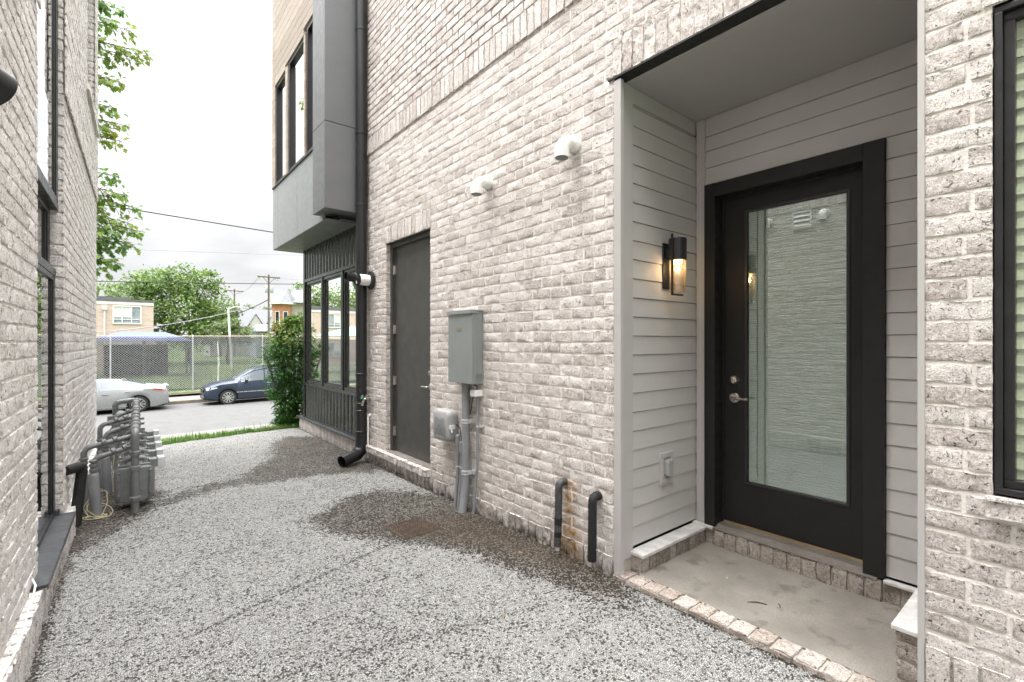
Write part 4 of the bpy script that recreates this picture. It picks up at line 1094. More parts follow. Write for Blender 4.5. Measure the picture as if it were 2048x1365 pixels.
# debris on the porch and pad
for i, (x, y, z, ln, a, mt, lb) in enumerate(((2.79, 1.22, .026, .10, 2.2, 'bark', 'brown twig on the porch slab, the longest of the bits there'), (2.86, 1.13, .026, .045, .6, 'bark', 'short dark twig on the porch slab beside the long one'), (2.94, 1.47, .026, .035, .3, 'yellow_wire', 'pale curled leaf scrap on the porch slab near the threshold'),
    (.55, 2.95, .006, .05, -.4, 'bark', 'dark twig lying on the dry asphalt near the left wall'), (.86, 1.93, .006, .06, 1.3, 'bark', 'dark twig lying on the asphalt in the foreground'))):
    m = MB(); u = Vector((math.cos(a), math.sin(a), 0)); p = Vector((x, y, z)); m.tube([p - u * ln / 2, p + Vector((u.y, -u.x, .03)) * ln * .12, p + u * ln / 2], [.0025, .0035, .0015], 6)
    tag(m.build('twig', mt), lb, 'twig')

g = random.Random(31)
for x, y in ((1.25, 2.35), (1.62, 2.05), (.72, 3.6), (1.5, 2.75), (2.15, 1.5), (1.05, 4.4), (.5, 2.3), (1.9, 2.45), (2.2, 2.6), (1.35, 1.75)):
    a = g.uniform(0, 6.28); u = Vector((math.cos(a), math.sin(a), 0)); v = Vector((-u.y, u.x, 0)); p = Vector((x, y, .006)); l = g.uniform(.014, .026)
    m = MB(); m.add([p - u * l, p - u * l * .2 + v * l * .45 + Vector((0, 0, .006)), p + u * l + Vector((0, 0, .003)), p - u * l * .2 - v * l * .45 + Vector((0, 0, .007)), p + Vector((0, 0, .002))], [(0, 4, 1), (1, 4, 2), (2, 4, 3), (3, 4, 0)])
    tag(m.build('leaf_scrap', g.choice(('oak_strip', 'bark', 'rusty_iron')), fix=False), 'tiny brown leaf scrap lying on the dry chipped asphalt', 'leaf', 'leaf scraps scattered on the asphalt')

# ================================================================== FIXTURES ON THE LEFT WALL
elbow_vent(3.046, 3.26, 1, 'white vent elbow on the left wall, seen mirrored at the left of the door glass', LW(3.046), 1)
elbow_vent(2.335, 3.25, 1, 'white vent elbow on the left wall, seen mirrored at the right of the door glass', LW(2.335), 1)
t = thing('louvre_vent', 'white louvred vent on the left wall, seen mirrored at the top of the door glass', 'vent', (LW(2.62), 2.62, 3.20))
q = lambda a, z, d: (LW(a) + d, a, z)
m = MB(); m.frame(2.50, 2.74, 3.09, 3.33, .022, q, -.005, .03); m.build('frame', 'pvc_white', t)
m = MB()
for k in range(3): z = 3.12 + k * .065; m.add([q(2.522, z, .032), q(2.718, z, .032), q(2.718, z + .06, .004), q(2.522, z + .06, .004)], [(0, 1, 2, 3)])
m.build('slat', 'pvc_white', t, fix=False)
t = thing('exhaust_duct', 'blunt round black exhaust duct sticking out of the left brick wall', 'duct', (LW(1.97), 1.97, 2.24))
m = MB(); b0 = Vector((LW(1.86), 1.83, 2.265)); e0 = Vector((-.262, 1.975, 2.215)); m.tube([b0, b0 + (e0 - b0) * .5, e0], .055, 28, hollow=.003); m.build('pipe', 'black_metal', t, smooth=50)
m = MB(); m.lathe([(.085, 0), (.085, .012)], (LW(1.83), 1.83, 2.265), (1, 0, 0), 24); m.build('wall_flange', 'black_metal', t, smooth=50)
m = MB(); pts = [(LW(y, .030 + .01 * math.sin(y * 7)), y, .209 + .004 * math.sin(y * 3)) for y in np.arange(1.0, 3.5, .12)] + [(LW(3.5, .02), 3.50, .235), (LW(3.56, .0), 3.56, .25)]
m.tube(pts, .005, 8); tag(m.build('cable', 'white_cable', smooth=60), 'thin white cable lying along the ledge of the left brick wall', 'cable')
t = thing('drain_pipe', 'thick black foam-wrapped pipe elbowing down beside the left window', 'pipe', (LW(5.25), 5.3, 0))
m = MB(); m.tube(bend([(LW(5.05, -.01), 5.05, .505), (LW(5.22, .075), 5.20, .50), (LW(5.20, .08), 5.20, .46), (LW(5.1, .045), 5.12, .05)], .05), [.038 + .002 * math.sin(i * 1.7) for i in range(len(bend([(0, 0, 0), (1, 0, 0), (1, 1, 0), (2, 1, 0)], .05)))], 16)
m.build('sleeve', 'foam_black', t, smooth=50)
m = MB(); m.cyl((LW(5.1, .045), 5.12, .055), (LW(5.1, .045), 5.115, .035), .024); m.build('pipe_end', 'black_steel', t)

# gas meter bank
def hx(y): return .113 + .0262 * (y - 5.38)
t = thing('gas_manifold', 'grey steel gas manifold pipe running above the row of meters by the left wall', 'gas pipe', (hx(5.4), 5.4, 0))
m = MB(); m.tube(bend([(hx(5.4), 5.385, -.02), (hx(5.4), 5.385, .705), (hx(6.4), 6.4, .71), (hx(8.1), 8.1, .73)], .06), .030, 18); m.build('header_pipe', 'gas_pipe', t, smooth=50)
m = MB(); m.cyl((hx(5.4), 5.385, -.03), (hx(5.4), 5.385, .075), .027, 16); m.build('foot_sleeve', 'plastic_grey', t, smooth=50)
m = MB()
for z in (.10, .37, .50): m.lathe([(.033, 0), (.040, .006), (.040, .036), (.033, .042)], (hx(5.4), 5.385, z), (0, 0, 1), 18)
for y in (5.47, 5.75, 5.95, 6.25, 6.5, 6.8, 7.0, 7.35, 7.6, 7.9): m.lathe([(.033, 0), (.041, .008), (.041, .05), (.033, .058)], (hx(y), y, .705 + .01 * (y - 5.4)), (.0262, 1, .01), 18)
m.islands('coupling', 'gas_pipe', t, smooth=40)
ords = ['nearest', 'second', 'third', 'fourth', 'farthest']
for k, y in enumerate((5.60, 6.00, 6.42, 6.86, 7.30)):
    x = hx(y) - .004
    t = thing('gas_meter', '%s grey gas meter of the row hanging under the manifold pipe' % ords[k], 'gas meter', (x, y, 0), 'gas meters in the row by the left wall')
    P = [(x - .140, .11), (x - .125, .075), (x - .06, .05), (x + .06, .05), (x + .125, .075), (x + .140, .11), (x + .140, .335), (x + .118, .372), (x - .118, .372), (x - .140, .335)]
    fy = lambda a, z, d, y=y: (a, y - d, z)
    m = MB(); m.prism(P, fy, -.085, .085); bd = m.build('body', 'gas_grey', t, bevel=.014, smooth=40, seg=3)
    m = MB(); m.prism([(x + (a - x) * 1.045, .21 + (z - .21) * 1.035) for a, z in P], fy, .028, .046); m.build('seam_flange', 'gas_grey', t, bevel=.003)
    for q in (-.112, .112):
        m = MB(); m.box(x + q - .012, x + q + .012, y - .098, y - .084, .10, .34); m.build('corner_rib', 'gas_grey', t, bevel=.005)
    m = MB()
    for q in (-.119, .119):
        for z in (.13, .20, .27, .33): m.lathe([(.008, 0), (.008, .006), (.004, .009)], (x + q * .93, y - .0985, z), (0, -1, 0), 6)
    m.islands('bolt', 'gas_pipe', t) if k == 0 else None
    m = MB()
    for q in (-.08, .08): m.tube(bend([(x + q, y, .35), (x + q, y, .43), (x + q * .2, y, .435)], .03), .021, 12); m.lathe([(.03, 0), (.03, .028)], (x + q, y, .375), (0, 0, 1), 6)
    m.box(x - .12, x + .12, y - .062, y + .062, .355, .392)
    m.build('swivel', 'gas_grey', t, smooth=40, bevel=.004)
    m = MB(); m.box(x + .10, x + .165, y - .05, y + .05, .345, .42); m.build('index_housing', 'gas_grey', t, bevel=.006)
    m = MB(); m.box(x + .166, x + .225, y - .055, y + .05, .335, .43); m.build('index_cover', 'clear_lens', t, bevel=.006)
    m = MB(); m.box(x + .178, x + .2, y - .0475, y - .0455, .36, .40); m.build('index_window', 'car_glass', t)
    m = MB(); m.tube([(x, y, .43), (x, y, .69)], .019, 12); m.lathe([(.033, 0), (.036, .01), (.033, .06)], (x, y, .55), (0, 0, 1), 12); m.obox((x + .05, y, .58), (.06, .02, .024)); m.build('riser', 'gas_pipe', t, smooth=40)
# risers at the wall with branches to the manifold
lat = [(5.47, -.165, .60, .50, 0, 'nearest'), (5.62, -.235, .66, .57, 1, 'second'), (6.20, -.10, .64, .60, 0, 'third'), (6.62, -.15, .66, .63, 1, 'fourth'), (7.35, -.04, .66, .62, 0, 'farthest')]
for k, (y, x, hz, lz, kk, od) in enumerate(lat):
    t = thing('gas_riser', '%s grey gas riser pipe between the left wall and the manifold' % od, 'gas pipe', (x, y, 0), 'gas risers along the left wall')
    r0 = .037 if kk == 0 else .027
    m = MB(); m.tube([(x + .02, y, -.02), (x, y, .36)], r0, 16); m.lathe([(r0, .36), (r0 - .006, .375)], (x, y, 0), (0, 0, 1), 16); m.build('sleeve', 'conduit_grey', t, smooth=40)
    xe = hx(y + .05)
    m = MB(); m.tube(bend([(x, y, .34), (x, y, lz), (xe, y + .05, lz + .065)], .055), .0225, 14)
    for z in (.39, .43, .465): m.lathe([(.0225, 0), (.031, .005), (.031, .022), (.0225, .027)], (x, y, z), (0, 0, 1), 14)
    q = Vector((xe - x, .05, .065)); q.normalize()
    for s_ in (.12, .20): m.lathe([(.0225, 0), (.029, .005), (.029, .03), (.0225, .035)], Vector((x, y, lz + .01)) + q * s_, q, 14)
    m.build('branch_pipe', 'gas_pipe', t, smooth=40)
t = thing('gas_regulator', 'large grey gas meter with a round regulator at the far end of the manifold', 'gas meter', (.03, 8.0, 0))
m = MB(); m.tube(bend([(-.03, 8.05, .36), (-.03, 8.05, .72), (.16, 8.1, .735)], .05), .033, 14); m.tube(bend([(-.02, 7.85, .30), (-.02, 7.85, .47), (.17, 7.85, .50)], .05), .030, 14); m.build('pipe', 'gas_pipe', t, smooth=40)
m = MB(); m.prism([(-.09, .02), (.13, .02), (.15, .10), (.15, .32), (.10, .42), (-.06, .42), (-.11, .34), (-.11, .10)], Y(8.0), -.13, .13); m.build('body', 'gas_grey', t, bevel=.02, smooth=40, seg=3)
m = MB(); m.lathe([(.05, -.06), (.085, -.035), (.10, -.006), (.108, 0), (.108, .014), (.10, .018), (.08, .045), (.05, .06)], (.04, 7.96, .52), (.5, -.3, .25), 24); m.box(-.11, .0, 7.93, 8.08, .44, .56); m.build('regulator', 'gas_grey', t, smooth=35)
m = MB(); g = random.Random(5)
c = Vector((-.12, 5.44, 0)); pts = []
for i in range(60):
    a = i * .42; r = .055 + .035 * math.sin(i * .37) + .02 * g.random(); pts.append((c.x + r * 1.1 * math.cos(a), c.y - .01 + r * .8 * math.sin(a), .012 + .22 * max(0, math.sin(i * .11)) * (.5 + .5 * math.sin(a))))
m.tube(pts, .0028, 6); tag(m.build('tracer_wire', 'yellow_wire', smooth=60), 'tangle of thin yellow tracer wire round the nearest gas riser', 'wire')
m = MB(); m.tube(bend([(-.09, 6.2, .46), (-.03, 6.15, .40), (-.05, 6.14, .2), (-.04, 6.12, .03)], .06), .0028, 6); tag(m.build('tracer_wire', 'yellow_wire', smooth=60), 'single thin yellow tracer wire down the third gas riser', 'wire')

# ================================================================== STREET
# ---- fence
FY = 31.0
FX0, FX1 = -32.0, 14.0
FT = lambda x: 1.80 + .009 * (x + .3)
FB = lambda x: float(road_z(x)) + .30
t = thing('chain_link_fence', 'tall chain-link fence with dark privacy mesh behind the parked cars', 'fence', (3, FY, -1.2))
m = MB(); s_ = .118; n = int((FX1 - FX0) / s_); Hh = 3.04; wd = .0062
for i in range(-int(Hh / s_), n):
    for sg in (1, -1):
        a = FX0 + i * s_; x0, z0, x1, z1 = a, 0., a + Hh, Hh
        if sg < 0: x0, x1 = x1, x0
        lo, hi = min(x0, x1), max(x0, x1)
        if hi < FX0 or lo > FX1: continue
        def pt(x):
            tt = (x - x0) / (x1 - x0); return (x, FY + .012 * sg, FB(x) + .02 + tt * (FT(x) - FB(x) - .03))
        A, Bq = pt(max(lo, FX0)), pt(min(hi, FX1))
        m.add([(A[0], A[1], A[2] - wd), (Bq[0], Bq[1], Bq[2] - wd), (Bq[0], Bq[1], Bq[2] + wd), (A[0], A[1], A[2] + wd), (A[0], A[1] + .014, A[2]), (Bq[0], Bq[1] + .014, Bq[2])], [(0, 1, 2, 3), (3, 2, 5, 4), (0, 1, 5, 4)])
m.build('wire_mesh', 'galvanised', t, fix=False)
for x in [-.31 + 3.42 * k for k in range(-9, 5)]:
    m = MB(); m.cyl((x, FY + .05, FB(x) - .1), (x, FY + .05, FT(x) + .02), .034, 12); m.lathe([(.040, 0), (.035, .05), (.0, .075)], (x, FY + .05, FT(x)), (0, 0, 1), 12); m.build('post', 'galvanised', t, smooth=50)
m = MB(); m.tube([(FX0, FY + .045, FT(FX0)), (FX1, FY + .045, FT(FX1))], .024, 10); m.build('top_rail', 'fence_top_rail', t, smooth=60)
m = MB(); m.tube([(FX0, FY + .03, FB(FX0) + 1.62), (4, FY + .03, FB(4) + 1.60), (FX1, FY + .03, FB(FX1) + 1.66)], .012, 6); m.build('tension_wire', 'wire_black', t)
m = MB()
for a, b in ((FX0, 4.26), (4.34, FX1)):
    k = 40
    for i in range(k):
        x0, x1 = a + (b - a) * i / k, a + (b - a) * (i + 1) / k
        m.quad((x0, FY + .09, FB(x0) + .05), (x1, FY + .09, FB(x1) + .05), (x1, FY + .09, FT(x1) - .05 - .03 * (i % 3 == 0)), (x0, FY + .09, FT(x0) - .05 - .03 * (i % 3 == 1)))
m.build('privacy_screen', 'privacy_mesh', t, fix=False)
m = MB(); m.tube([(4.30 + .03 * math.sin(z * 3.1), FY + .06, z) for z in np.arange(-1.15, 1.6, .15)], [.03 + .012 * math.sin(z * 7) for z in np.arange(-1.15, 1.6, .15)], 8); m.build('screen_seam', 'white_cable', t, smooth=60)

# ---- cars
def car(name, label, cat, kind, paint, glass, loc, group):
    t = thing(name, label, cat, local=True)
    t['group'] = group
    if kind == 'sedan':
        Ln, xr, xf, wr, hw0, floor = 4.97, 1.08, 3.95, .345, .93, .21
        K_top = [(0, .60), (.02, .98), (.08, 1.07), (.5, 1.115), (.85, 1.17), (1.3, 1.30), (1.75, 1.40), (2.25, 1.445), (2.8, 1.42), (3.15, 1.31), (3.8, 1.02), (4.4, .92), (4.8, .79), (4.93, .66), (4.97, .50)]
        K_belt = [(0, .56), (.05, .90), (.5, 1.0), (1.5, .97), (2.5, .93), (3.6, .90), (4.3, .85), (4.8, .70), (4.97, .46)]
        K_w = [(0, .66), (.05, .80), (.25, .885), (.8, .925), (2.5, .93), (4.2, .915), (4.6, .85), (4.85, .70), (4.97, .50)]
        K_wr = [(0, .82), (.6, .80), (.95, .74), (1.4, .69), (2.2, .67), (3.0, .69), (3.75, .80), (4.97, .82)]
        gl, wind, back = (.98, 3.42), (3.0, 3.74), (.80, 1.62)
        pill = (1.42, 2.35)
    else:
        Ln, xr, xf, wr, hw0, floor = 4.56, .98, 3.60, .35, .90, .27
        K_top = [(0, .72), (.03, 1.02), (.1, 1.22), (.32, 1.52), (.6, 1.63), (1.2, 1.685), (2.1, 1.685), (2.5, 1.62), (3.3, 1.15), (3.9, 1.06), (4.3, .95), (4.46, .82), (4.56, .56)]
        K_belt = [(0, .66), (.1, 1.02), (.5, 1.07), (2, 1.04), (3.2, 1.02), (3.9, .97), (4.3, .84), (4.56, .52)]
        K_w = [(0, .70), (.05, .80), (.2, .87), (.8, .90), (3.7, .895), (4.1, .86), (4.4, .74), (4.56, .58)]
        K_wr = [(0, .85), (.4, .78), (1.2, .74), (2.3, .74), (3.0, .76), (3.4, .84), (4.56, .84)]
        gl, wind, back = (.42, 3.05), (2.42, 3.26), (.10, .42)
        pill = (1.18, 2.02)
    def ip(K, x): return float(np.interp(x, [k[0] for k in K], [k[1] for k in K]))
    ra = wr + .055
    st = sorted(set([round(v, 4) for v in np.linspace(0, Ln, 70)] + [round(c + ra * math.cos(a), 4) for c in (xr, xf) for a in np.linspace(0, math.pi, 17)] + [.02, .05, .08, Ln - .03]))
    def ring(x):
        w_, zt, zb, k = ip(K_w, x), ip(K_top, x), ip(K_belt, x), ip(K_wr, x)
        fl = floor + .12 * max(0, (.5 - x) / .5) + .10 * max(0, (x - Ln + .5) / .5)
        zl = fl; tuck = .965
        for c in (xr, xf):
            if abs(x - c) < ra: zl = max(zl, wr + math.sqrt(ra * ra - (x - c) ** 2))
        zt = max(zt, zl + .06); zb = min(zb, zt - .03); zb = max(zb, zl + .02); zm = zl + (zb - zl) * .55
        ze = zt - .045 if zt - zb > .10 else zb + (zt - zb) * .6
        wr_ = w_ * k
        return [(w_ * tuck, zl), (w_ * 1.0, zl + (zb - zl) * .30), (w_ * 1.0, zm), (w_ * .975, zb), (wr_ + (w_ * .965 - wr_) * .12 if zt - zb > .10 else wr_, ze), (wr_ * .88, zt - .018), (wr_ * .5, zt - .002), (0, zt)]
    rings = [ring(x) for x in st]; m = MB(); W = 15
    for x, q in zip(st, rings):
        m.v += [(x, -a, z) for a, z in q] + [(x, a, z) for a, z in reversed(q[:-1])]
    for i in range(len(st) - 1):
        for j in range(W - 1): m.f.append((i * W + j, i * W + j + 1, (i + 1) * W + j + 1, (i + 1) * W + j))
    for i in (0, len(st) - 1): m.f.append(tuple(i * W + j for j in range(W)))
    body = m.build('body', paint, t, smooth=40)
    m = MB(); m.box(.18, Ln - .2, -hw0 * .80, hw0 * .80, floor - .02, .62); m.box(xr + .5, xf - .5, -hw0 * .93, hw0 * .93, floor - .005, floor + .10)
    m.build('underbody', 'tyre', t)
    for sg in (-1, 1):
        for a, b, nm in ((gl[0], pill[0] - .02, 'quarter_window'), (pill[0] + .02, pill[1] - .025, 'rear_door_window'), (pill[1] + .025, gl[1], 'front_door_window')):
            m = MB(); S = np.linspace(a, b, 9)
            for x in S:
                q = ring(float(x)); p0, p1 = q[3], q[4]; dz = p1[1] - p0[1]
                for fr in (.10, .92):
                    m.v.append((float(x), sg * (p0[0] + (p1[0] - p0[0]) * fr + .006), p0[1] + dz * fr))
            for i in range(8): m.f.append((2 * i, 2 * i + 2, 2 * i + 3, 2 * i + 1))
            m.build(nm, glass, t, fix=False, smooth=60)
        for c in (xr, xf):
            m = MB(); yo = sg * (hw0 - .02); ax = (0, sg, 0)
            m.lathe([(wr * .66, -.20), (wr * .95, -.20), (wr, -.17), (wr, -.04), (wr * .95, -.005), (wr * .72, .0), (wr * .69, -.02)], (c, yo, wr), ax, 32, cap=False); wh = m.build('wheel', 'tyre', t, smooth=50)
            m = MB(); m.lathe([(wr * .70, -.005), (wr * .66, .0), (wr * .64, -.035)], (c, yo, wr), ax, 32, cap=False)
            m.lathe([(.055, -.03), (.05, -.008), (.0, -.006)], (c, yo, wr), ax, 16)
            for k in range(10):
                a = 2 * math.pi * k / 10; u = Vector((math.cos(a), 0, math.sin(a))); v = Vector((-math.sin(a), 0, math.cos(a))); o = Vector((c, yo - sg * .014, wr))
                m.add([o + u * .045 - v * .020, o + u * .045 + v * .020, o + u * wr * .66 + v * .026, o + u * wr * .66 - v * .026], [(0, 1, 2, 3)])
            m.build('rim', 'alloy', wh, smooth=40)
            m = MB(); m.lathe([(wr * .66, -.12), (0, -.12)], (c, yo, wr), ax, 24, cap=False); m.build('brake_disc', 'black_steel', wh)
        q = ring(pill[1] - .18); m = MB(); m.obox((pill[1] - .18 - .75 * 0, sg * (q[3][0] + .012), q[3][1] - .10), (.19, .03, .028)); q2 = ring(pill[0] + .02); m.obox((pill[0] + .02, sg * (q2[3][0] + .012), q2[3][1] - .08), (.19, .03, .028)); m.build('door_handle', 'alloy' if kind != 'sedan' else paint, t, bevel=.008)
        q = ring(wind[1] - .42); m = MB(); m.obox((wind[1] - .42, sg * (q[3][0] + .09), q[3][1] + .08), (.13, .16, .11)); m.build('wing_mirror', 'black_metal' if kind != 'sedan' else paint, t, bevel=.03)
        if kind != 'sedan':
            m = MB(); x0, x1 = .6, 2.45; m.tube([(x0, sg * .58, 1.63), (x0 + .12, sg * .58, 1.72), (x1 - .15, sg * .58, 1.73), (x1, sg * .58, 1.64)], .022, 8); m.build('roof_rail', 'slate_paint', t, smooth=60)
            m = MB(); q = ring(2.3); m.obox((2.3, sg * (q[2][0] + .006), .58), (1.9, .016, .035)); m.build('side_moulding', 'alloy', t)
        else:
            m = MB(); q = ring(2.4); m.obox((2.45, sg * (q[1][0] + .000), .30), (2.0, .012, .02)); m.build('sill_strip', 'alloy', t)
        # lights wrap the corners
        for x0, x1, zz, hh, nm, mt in (((.03, .58, .90, .12, 'tail_light', 'red_lens'), (Ln - .62, Ln - .14, .70, .10, 'headlight', 'clear_lens')) if kind == 'sedan' else ((.06, .22, 1.10, .26, 'tail_light', 'red_lens'), (Ln - .52, Ln - .10, .83, .13, 'headlight', 'clear_lens'))):
            m = MB(); S = np.linspace(x0, x1, 7)
            for i, x in enumerate(S):
                q = ring(float(x)); fr = i / 6; h2 = hh * (1 - .75 * fr) if nm == 'tail_light' and kind == 'sedan' else hh * (.35 + .65 * fr) if nm == 'headlight' else hh
                zc = zz + (.035 * fr if nm == 'tail_light' else -.05 * fr)
                for z in (zc - h2 / 2, zc + h2 / 2):
                    zz_ = [p[1] for p in q[:5]]; ww = float(np.interp(z, zz_, [p[0] for p in q[:5]]))
                    m.v.append((float(x), sg * (ww + .007), z))
            for i in range(6): m.f.append((2 * i, 2 * i + 2, 2 * i + 3, 2 * i + 1))
            m.build(nm, mt, t, fix=False, smooth=60)
    for (a, b), nm in ((wind, 'windscreen'), (back, 'rear_window')):
        m = MB(); S = np.linspace(a, b, 8); idx = (4, 5, 6, 7)
        for x in S:
            q = ring(float(x)); P = [(q[i][0] * (.95 if i == 4 else 1), q[i][1] + .006) for i in idx]
            P = P + [(-y, z) for y, z in reversed(P[:-1])]
            m.v += [(float(x), y, z) for y, z in P]
        for i in range(7):
            for j in range(6): m.f.append((i * 7 + j, i * 7 + j + 1, (i + 1) * 7 + j + 1, (i + 1) * 7 + j))
        m.build(nm, glass, t, fix=False, smooth=60)
    m = MB(); zb = .47 if kind == 'sedan' else .55
    if kind == 'sedan':
        m.box(Ln - .06, Ln + .004, -.42, .42, .30, .58); m.build('front_grille', 'black_steel', t)
        m = MB(); m.box(-.012, .05, -.70, .70, .30, .40); m.build('rear_diffuser', 'black_metal', t, bevel=.02)
        m = MB(); m.obox((1.55, 0, 1.40), (.20, .04, .05), taper=.5); m.build('roof_fin', paint, t, bevel=.01)
        m = MB(); m.box(-.01, .10, -.80, .80, 1.055, 1.085); m.build('boot_spoiler', paint, t, bevel=.012)
    else:
        m.box(Ln - .05, Ln + .004, -.45, .45, .62, .76); m.build('front_grille', 'black_steel', t)
        m = MB(); m.box(Ln - .20, Ln + .01, -.62, .62, .29, .40); m.build('front_bumper_skirt', 'black_metal', t, bevel=.03)
    t.location = loc; t.rotation_euler = (0, R(.75), R(180))
    return t
car('parked_car', 'silver sedan parked by the far kerb, its tail with a red lamp towards us', 'car', 'sedan', 'silver_paint', 'pale_car_glass', (1.75, 26.93, float(road_z(-.5)) + .01), 'cars parked at the far kerb')
car('parked_car', 'dark slate-blue estate SUV parked at the far kerb, half behind the bush', 'car', 'suv', 'slate_paint', 'pale_car_glass', (7.62, 26.93, float(road_z(5)) + .01), 'cars parked at the far kerb')

# ---- school and its canopies behind the fence
SY = 57.0
t = thing('school_building', 'two-storey orange brick school building with white-framed windows behind the fence', 'building', (-14, SY, -1.2))
m = MB(); m.box(-40, 2.58, SY, SY + 14, -1.4, 5.30); m.build('wall', 'school_brick', t)
m = MB(); m.box(-40.05, 2.66, SY - .08, SY + 14, 5.30, 5.46); m.box(-40.05, .9, SY - .06, SY + 14, 5.462, 5.66); m.build('parapet', 'slate_roof', t)
m = MB(); m.box(-40.02, 2.60, SY - .05, SY - .003, 4.97, 5.20); m.build('stone_band', 'white_paint', t)
k = 0
for x0 in [-.42 - 3.9 * i for i in range(0, 9)]:
    for zz in (3.18, -.2):
        m = MB(); fS_ = Y(SY); x1 = x0 + 2.1
        m.frame(x0, x1, zz, zz + 1.70, .10, fS_, .0, .08)
        for q in (.68, 1.36): m.prism([(x0 + q - .04, zz + .10), (x0 + q + .04, zz + .10), (x0 + q + .04, zz + 1.6), (x0 + q - .04, zz + 1.6)], fS_, 0, .075)
        m.prism([(x0 + .1, zz + .40), (x1 - .1, zz + .40), (x1 - .1, zz + .46), (x0 + .1, zz + .46)], fS_, 0, .06) 
        wf = m.build('window', 'white_paint', t)
        m = MB(); m.quad(fS_(x0 + .1, zz + .1, .01), fS_(x1 - .1, zz + .1, .01), fS_(x1 - .1, zz + 1.6, .01), fS_(x0 + .1, zz + 1.6, .01)); m.build('pane', 'school_pane', wf, fix=False)
        m = MB(); m.quad(fS_(x0 + .1, zz + .62, .02), fS_(x1 - .74, zz + .62, .02), fS_(x1 - .74, zz + 1.6, .02), fS_(x0 + .1, zz + 1.6, .02)); m.build('blind', 'blind_white', wf, fix=False)
for x0 in (-.98, -8.8):
    m = MB(); m.box(x0 - .06, x0 + .06, SY - .16, SY - .02, -1, 4.5); m.box(x0 - .17, x0 + .17, SY - .24, SY - .01, 4.45, 4.78); m.build('rainwater_pipe', 'white_paint', t)
m = MB(); m.obox((-1.2, SY + 1.4, 5.98), (.5, .5, .7), taper=.5); m.build('roof_vent', 'plastic_grey', t)
t = thing('pavilion', 'open pavilion with a blue hipped metal roof behind the privacy fence', 'pavilion', (1.6, 47.5, -1.1))
m = MB(); m.add([(-1.6, 45.8, 1.62), (4.7, 45.8, 1.62), (4.7, 49.6, 1.62), (-1.6, 49.6, 1.62), (.1, 47.6, 2.32), (2.9, 47.6, 2.32)], [(0, 1, 5, 4), (1, 2, 5), (2, 3, 4, 5), (3, 0, 4), (3, 2, 1, 0)]); m.build('roof', 'blue_roof', t)
for x, y in ((-1.4, 46), (4.5, 46), (-1.4, 49.4), (4.5, 49.4), (1.5, 46)):
    m = MB(); m.box(x - .08, x + .08, y - .08, y + .08, -1.3, 1.62); m.build('post', 'slate_roof', t)
m = MB(); m.box(-.9, 3.2, 49.3, 49.4, -1.2, 1.3); m.build('back_wall', 'dark_room', t)
for lb, x, y, w_ in (('teal canvas sun canopy on white posts left of the blue pavilion roof', -3.4, 42, 4.2), ('second teal canvas sun canopy, seen mirrored in the bay windows', -11.5, 43, 6.)):
    t = thing('canopy', lb, 'canopy', (x, y, -1.1))
    m = MB(); m.add([(x - w_ / 2, y - 2, 2.05), (x + w_ / 2, y - 2, 2.05), (x + w_ / 2, y + 2, 2.05), (x - w_ / 2, y + 2, 2.05), (x, y, 2.95)], [(0, 1, 4), (1, 2, 4), (2, 3, 4), (3, 0, 4)]); m.build('canvas', 'teal_canvas', t)
    for sx in (-1, 1):
        for sy in (-1, 1):
            m = MB(); m.cyl((x + sx * (w_ / 2 - .1), y + sy * 1.9, -1.3), (x + sx * (w_ / 2 - .1), y + sy * 1.9, 2.05), .06, 8); m.build('post', 'white_paint', t)
m = MB(); m.quad((-60, 33, -1.14), (60, 33, -1.14), (60, 56, -1.14), (-60, 56, -1.14)); struct(m.build('field', 'field_grass', fix=False))

# ---- houses far up the street
def windows(t, fn, spec, mt='car_glass'):
    for a, z, w_, h in spec:
        m = MB(); m.frame(a - w_ / 2 - .08, a + w_ / 2 + .08, z - .08, z + h + .08, .08, fn, .01, .10); wf = m.build('window', 'white_paint', t)
        m = MB(); m.quad(fn(a - w_ / 2, z, .03), fn(a + w_ / 2, z, .03), fn(a + w_ / 2, z + h, .03), fn(a - w_ / 2, z + h, .03)); m.build('pane', mt, wf, fix=False)
def gable_house(name, label, x0, x1, y0, y1, zb, ze, zr, wall, roof, spec, gables=()):
    t = thing(name, label, 'house', ((x0 + x1) / 2, (y0 + y1) / 2, zb))
    m = MB(); m.box(x0, x1, y0, y1, zb, ze); m.build('wall', wall, t)
    ym = (y0 + y1) / 2; o = .5
    m = MB(); m.add([(x0 - o, y0 - o, ze - .1), (x1 + o, y0 - o, ze - .1), (x1 + o, y1 + o, ze - .1), (x0 - o, y1 + o, ze - .1), (x0 + .6, ym, zr), (x1 - .6, ym, zr)], [(0, 1, 5, 4), (1, 2, 5), (2, 3, 4, 5), (3, 0, 4), (3, 2, 1, 0)]); rf = m.build('roof', roof, t)
    for gx, gw, gh in gables:
        m = MB(); m.prism([(gx - gw / 2, ze - .3), (gx + gw / 2, ze - .3), (gx + gw / 2, ze + .4), (gx, ze + gh), (gx - gw / 2, ze + .4)], Y(y0 - .3), -2.5, .25); m.build('dormer', wall, t)
        m = MB()
        for sg in (-1, 1): m.add([(gx, y0 - .7, ze + gh + .14), (gx + sg * (gw / 2 + .25), y0 - .7, ze + .22), (gx + sg * (gw / 2 + .25), y0 + 2.5, ze + .22), (gx, y0 + 2.5, ze + gh + .14)], [(0, 1, 2, 3)])
        m.build('dormer_roof', roof, t, fix=False)
    windows(t, Y(y0), spec)
    return t
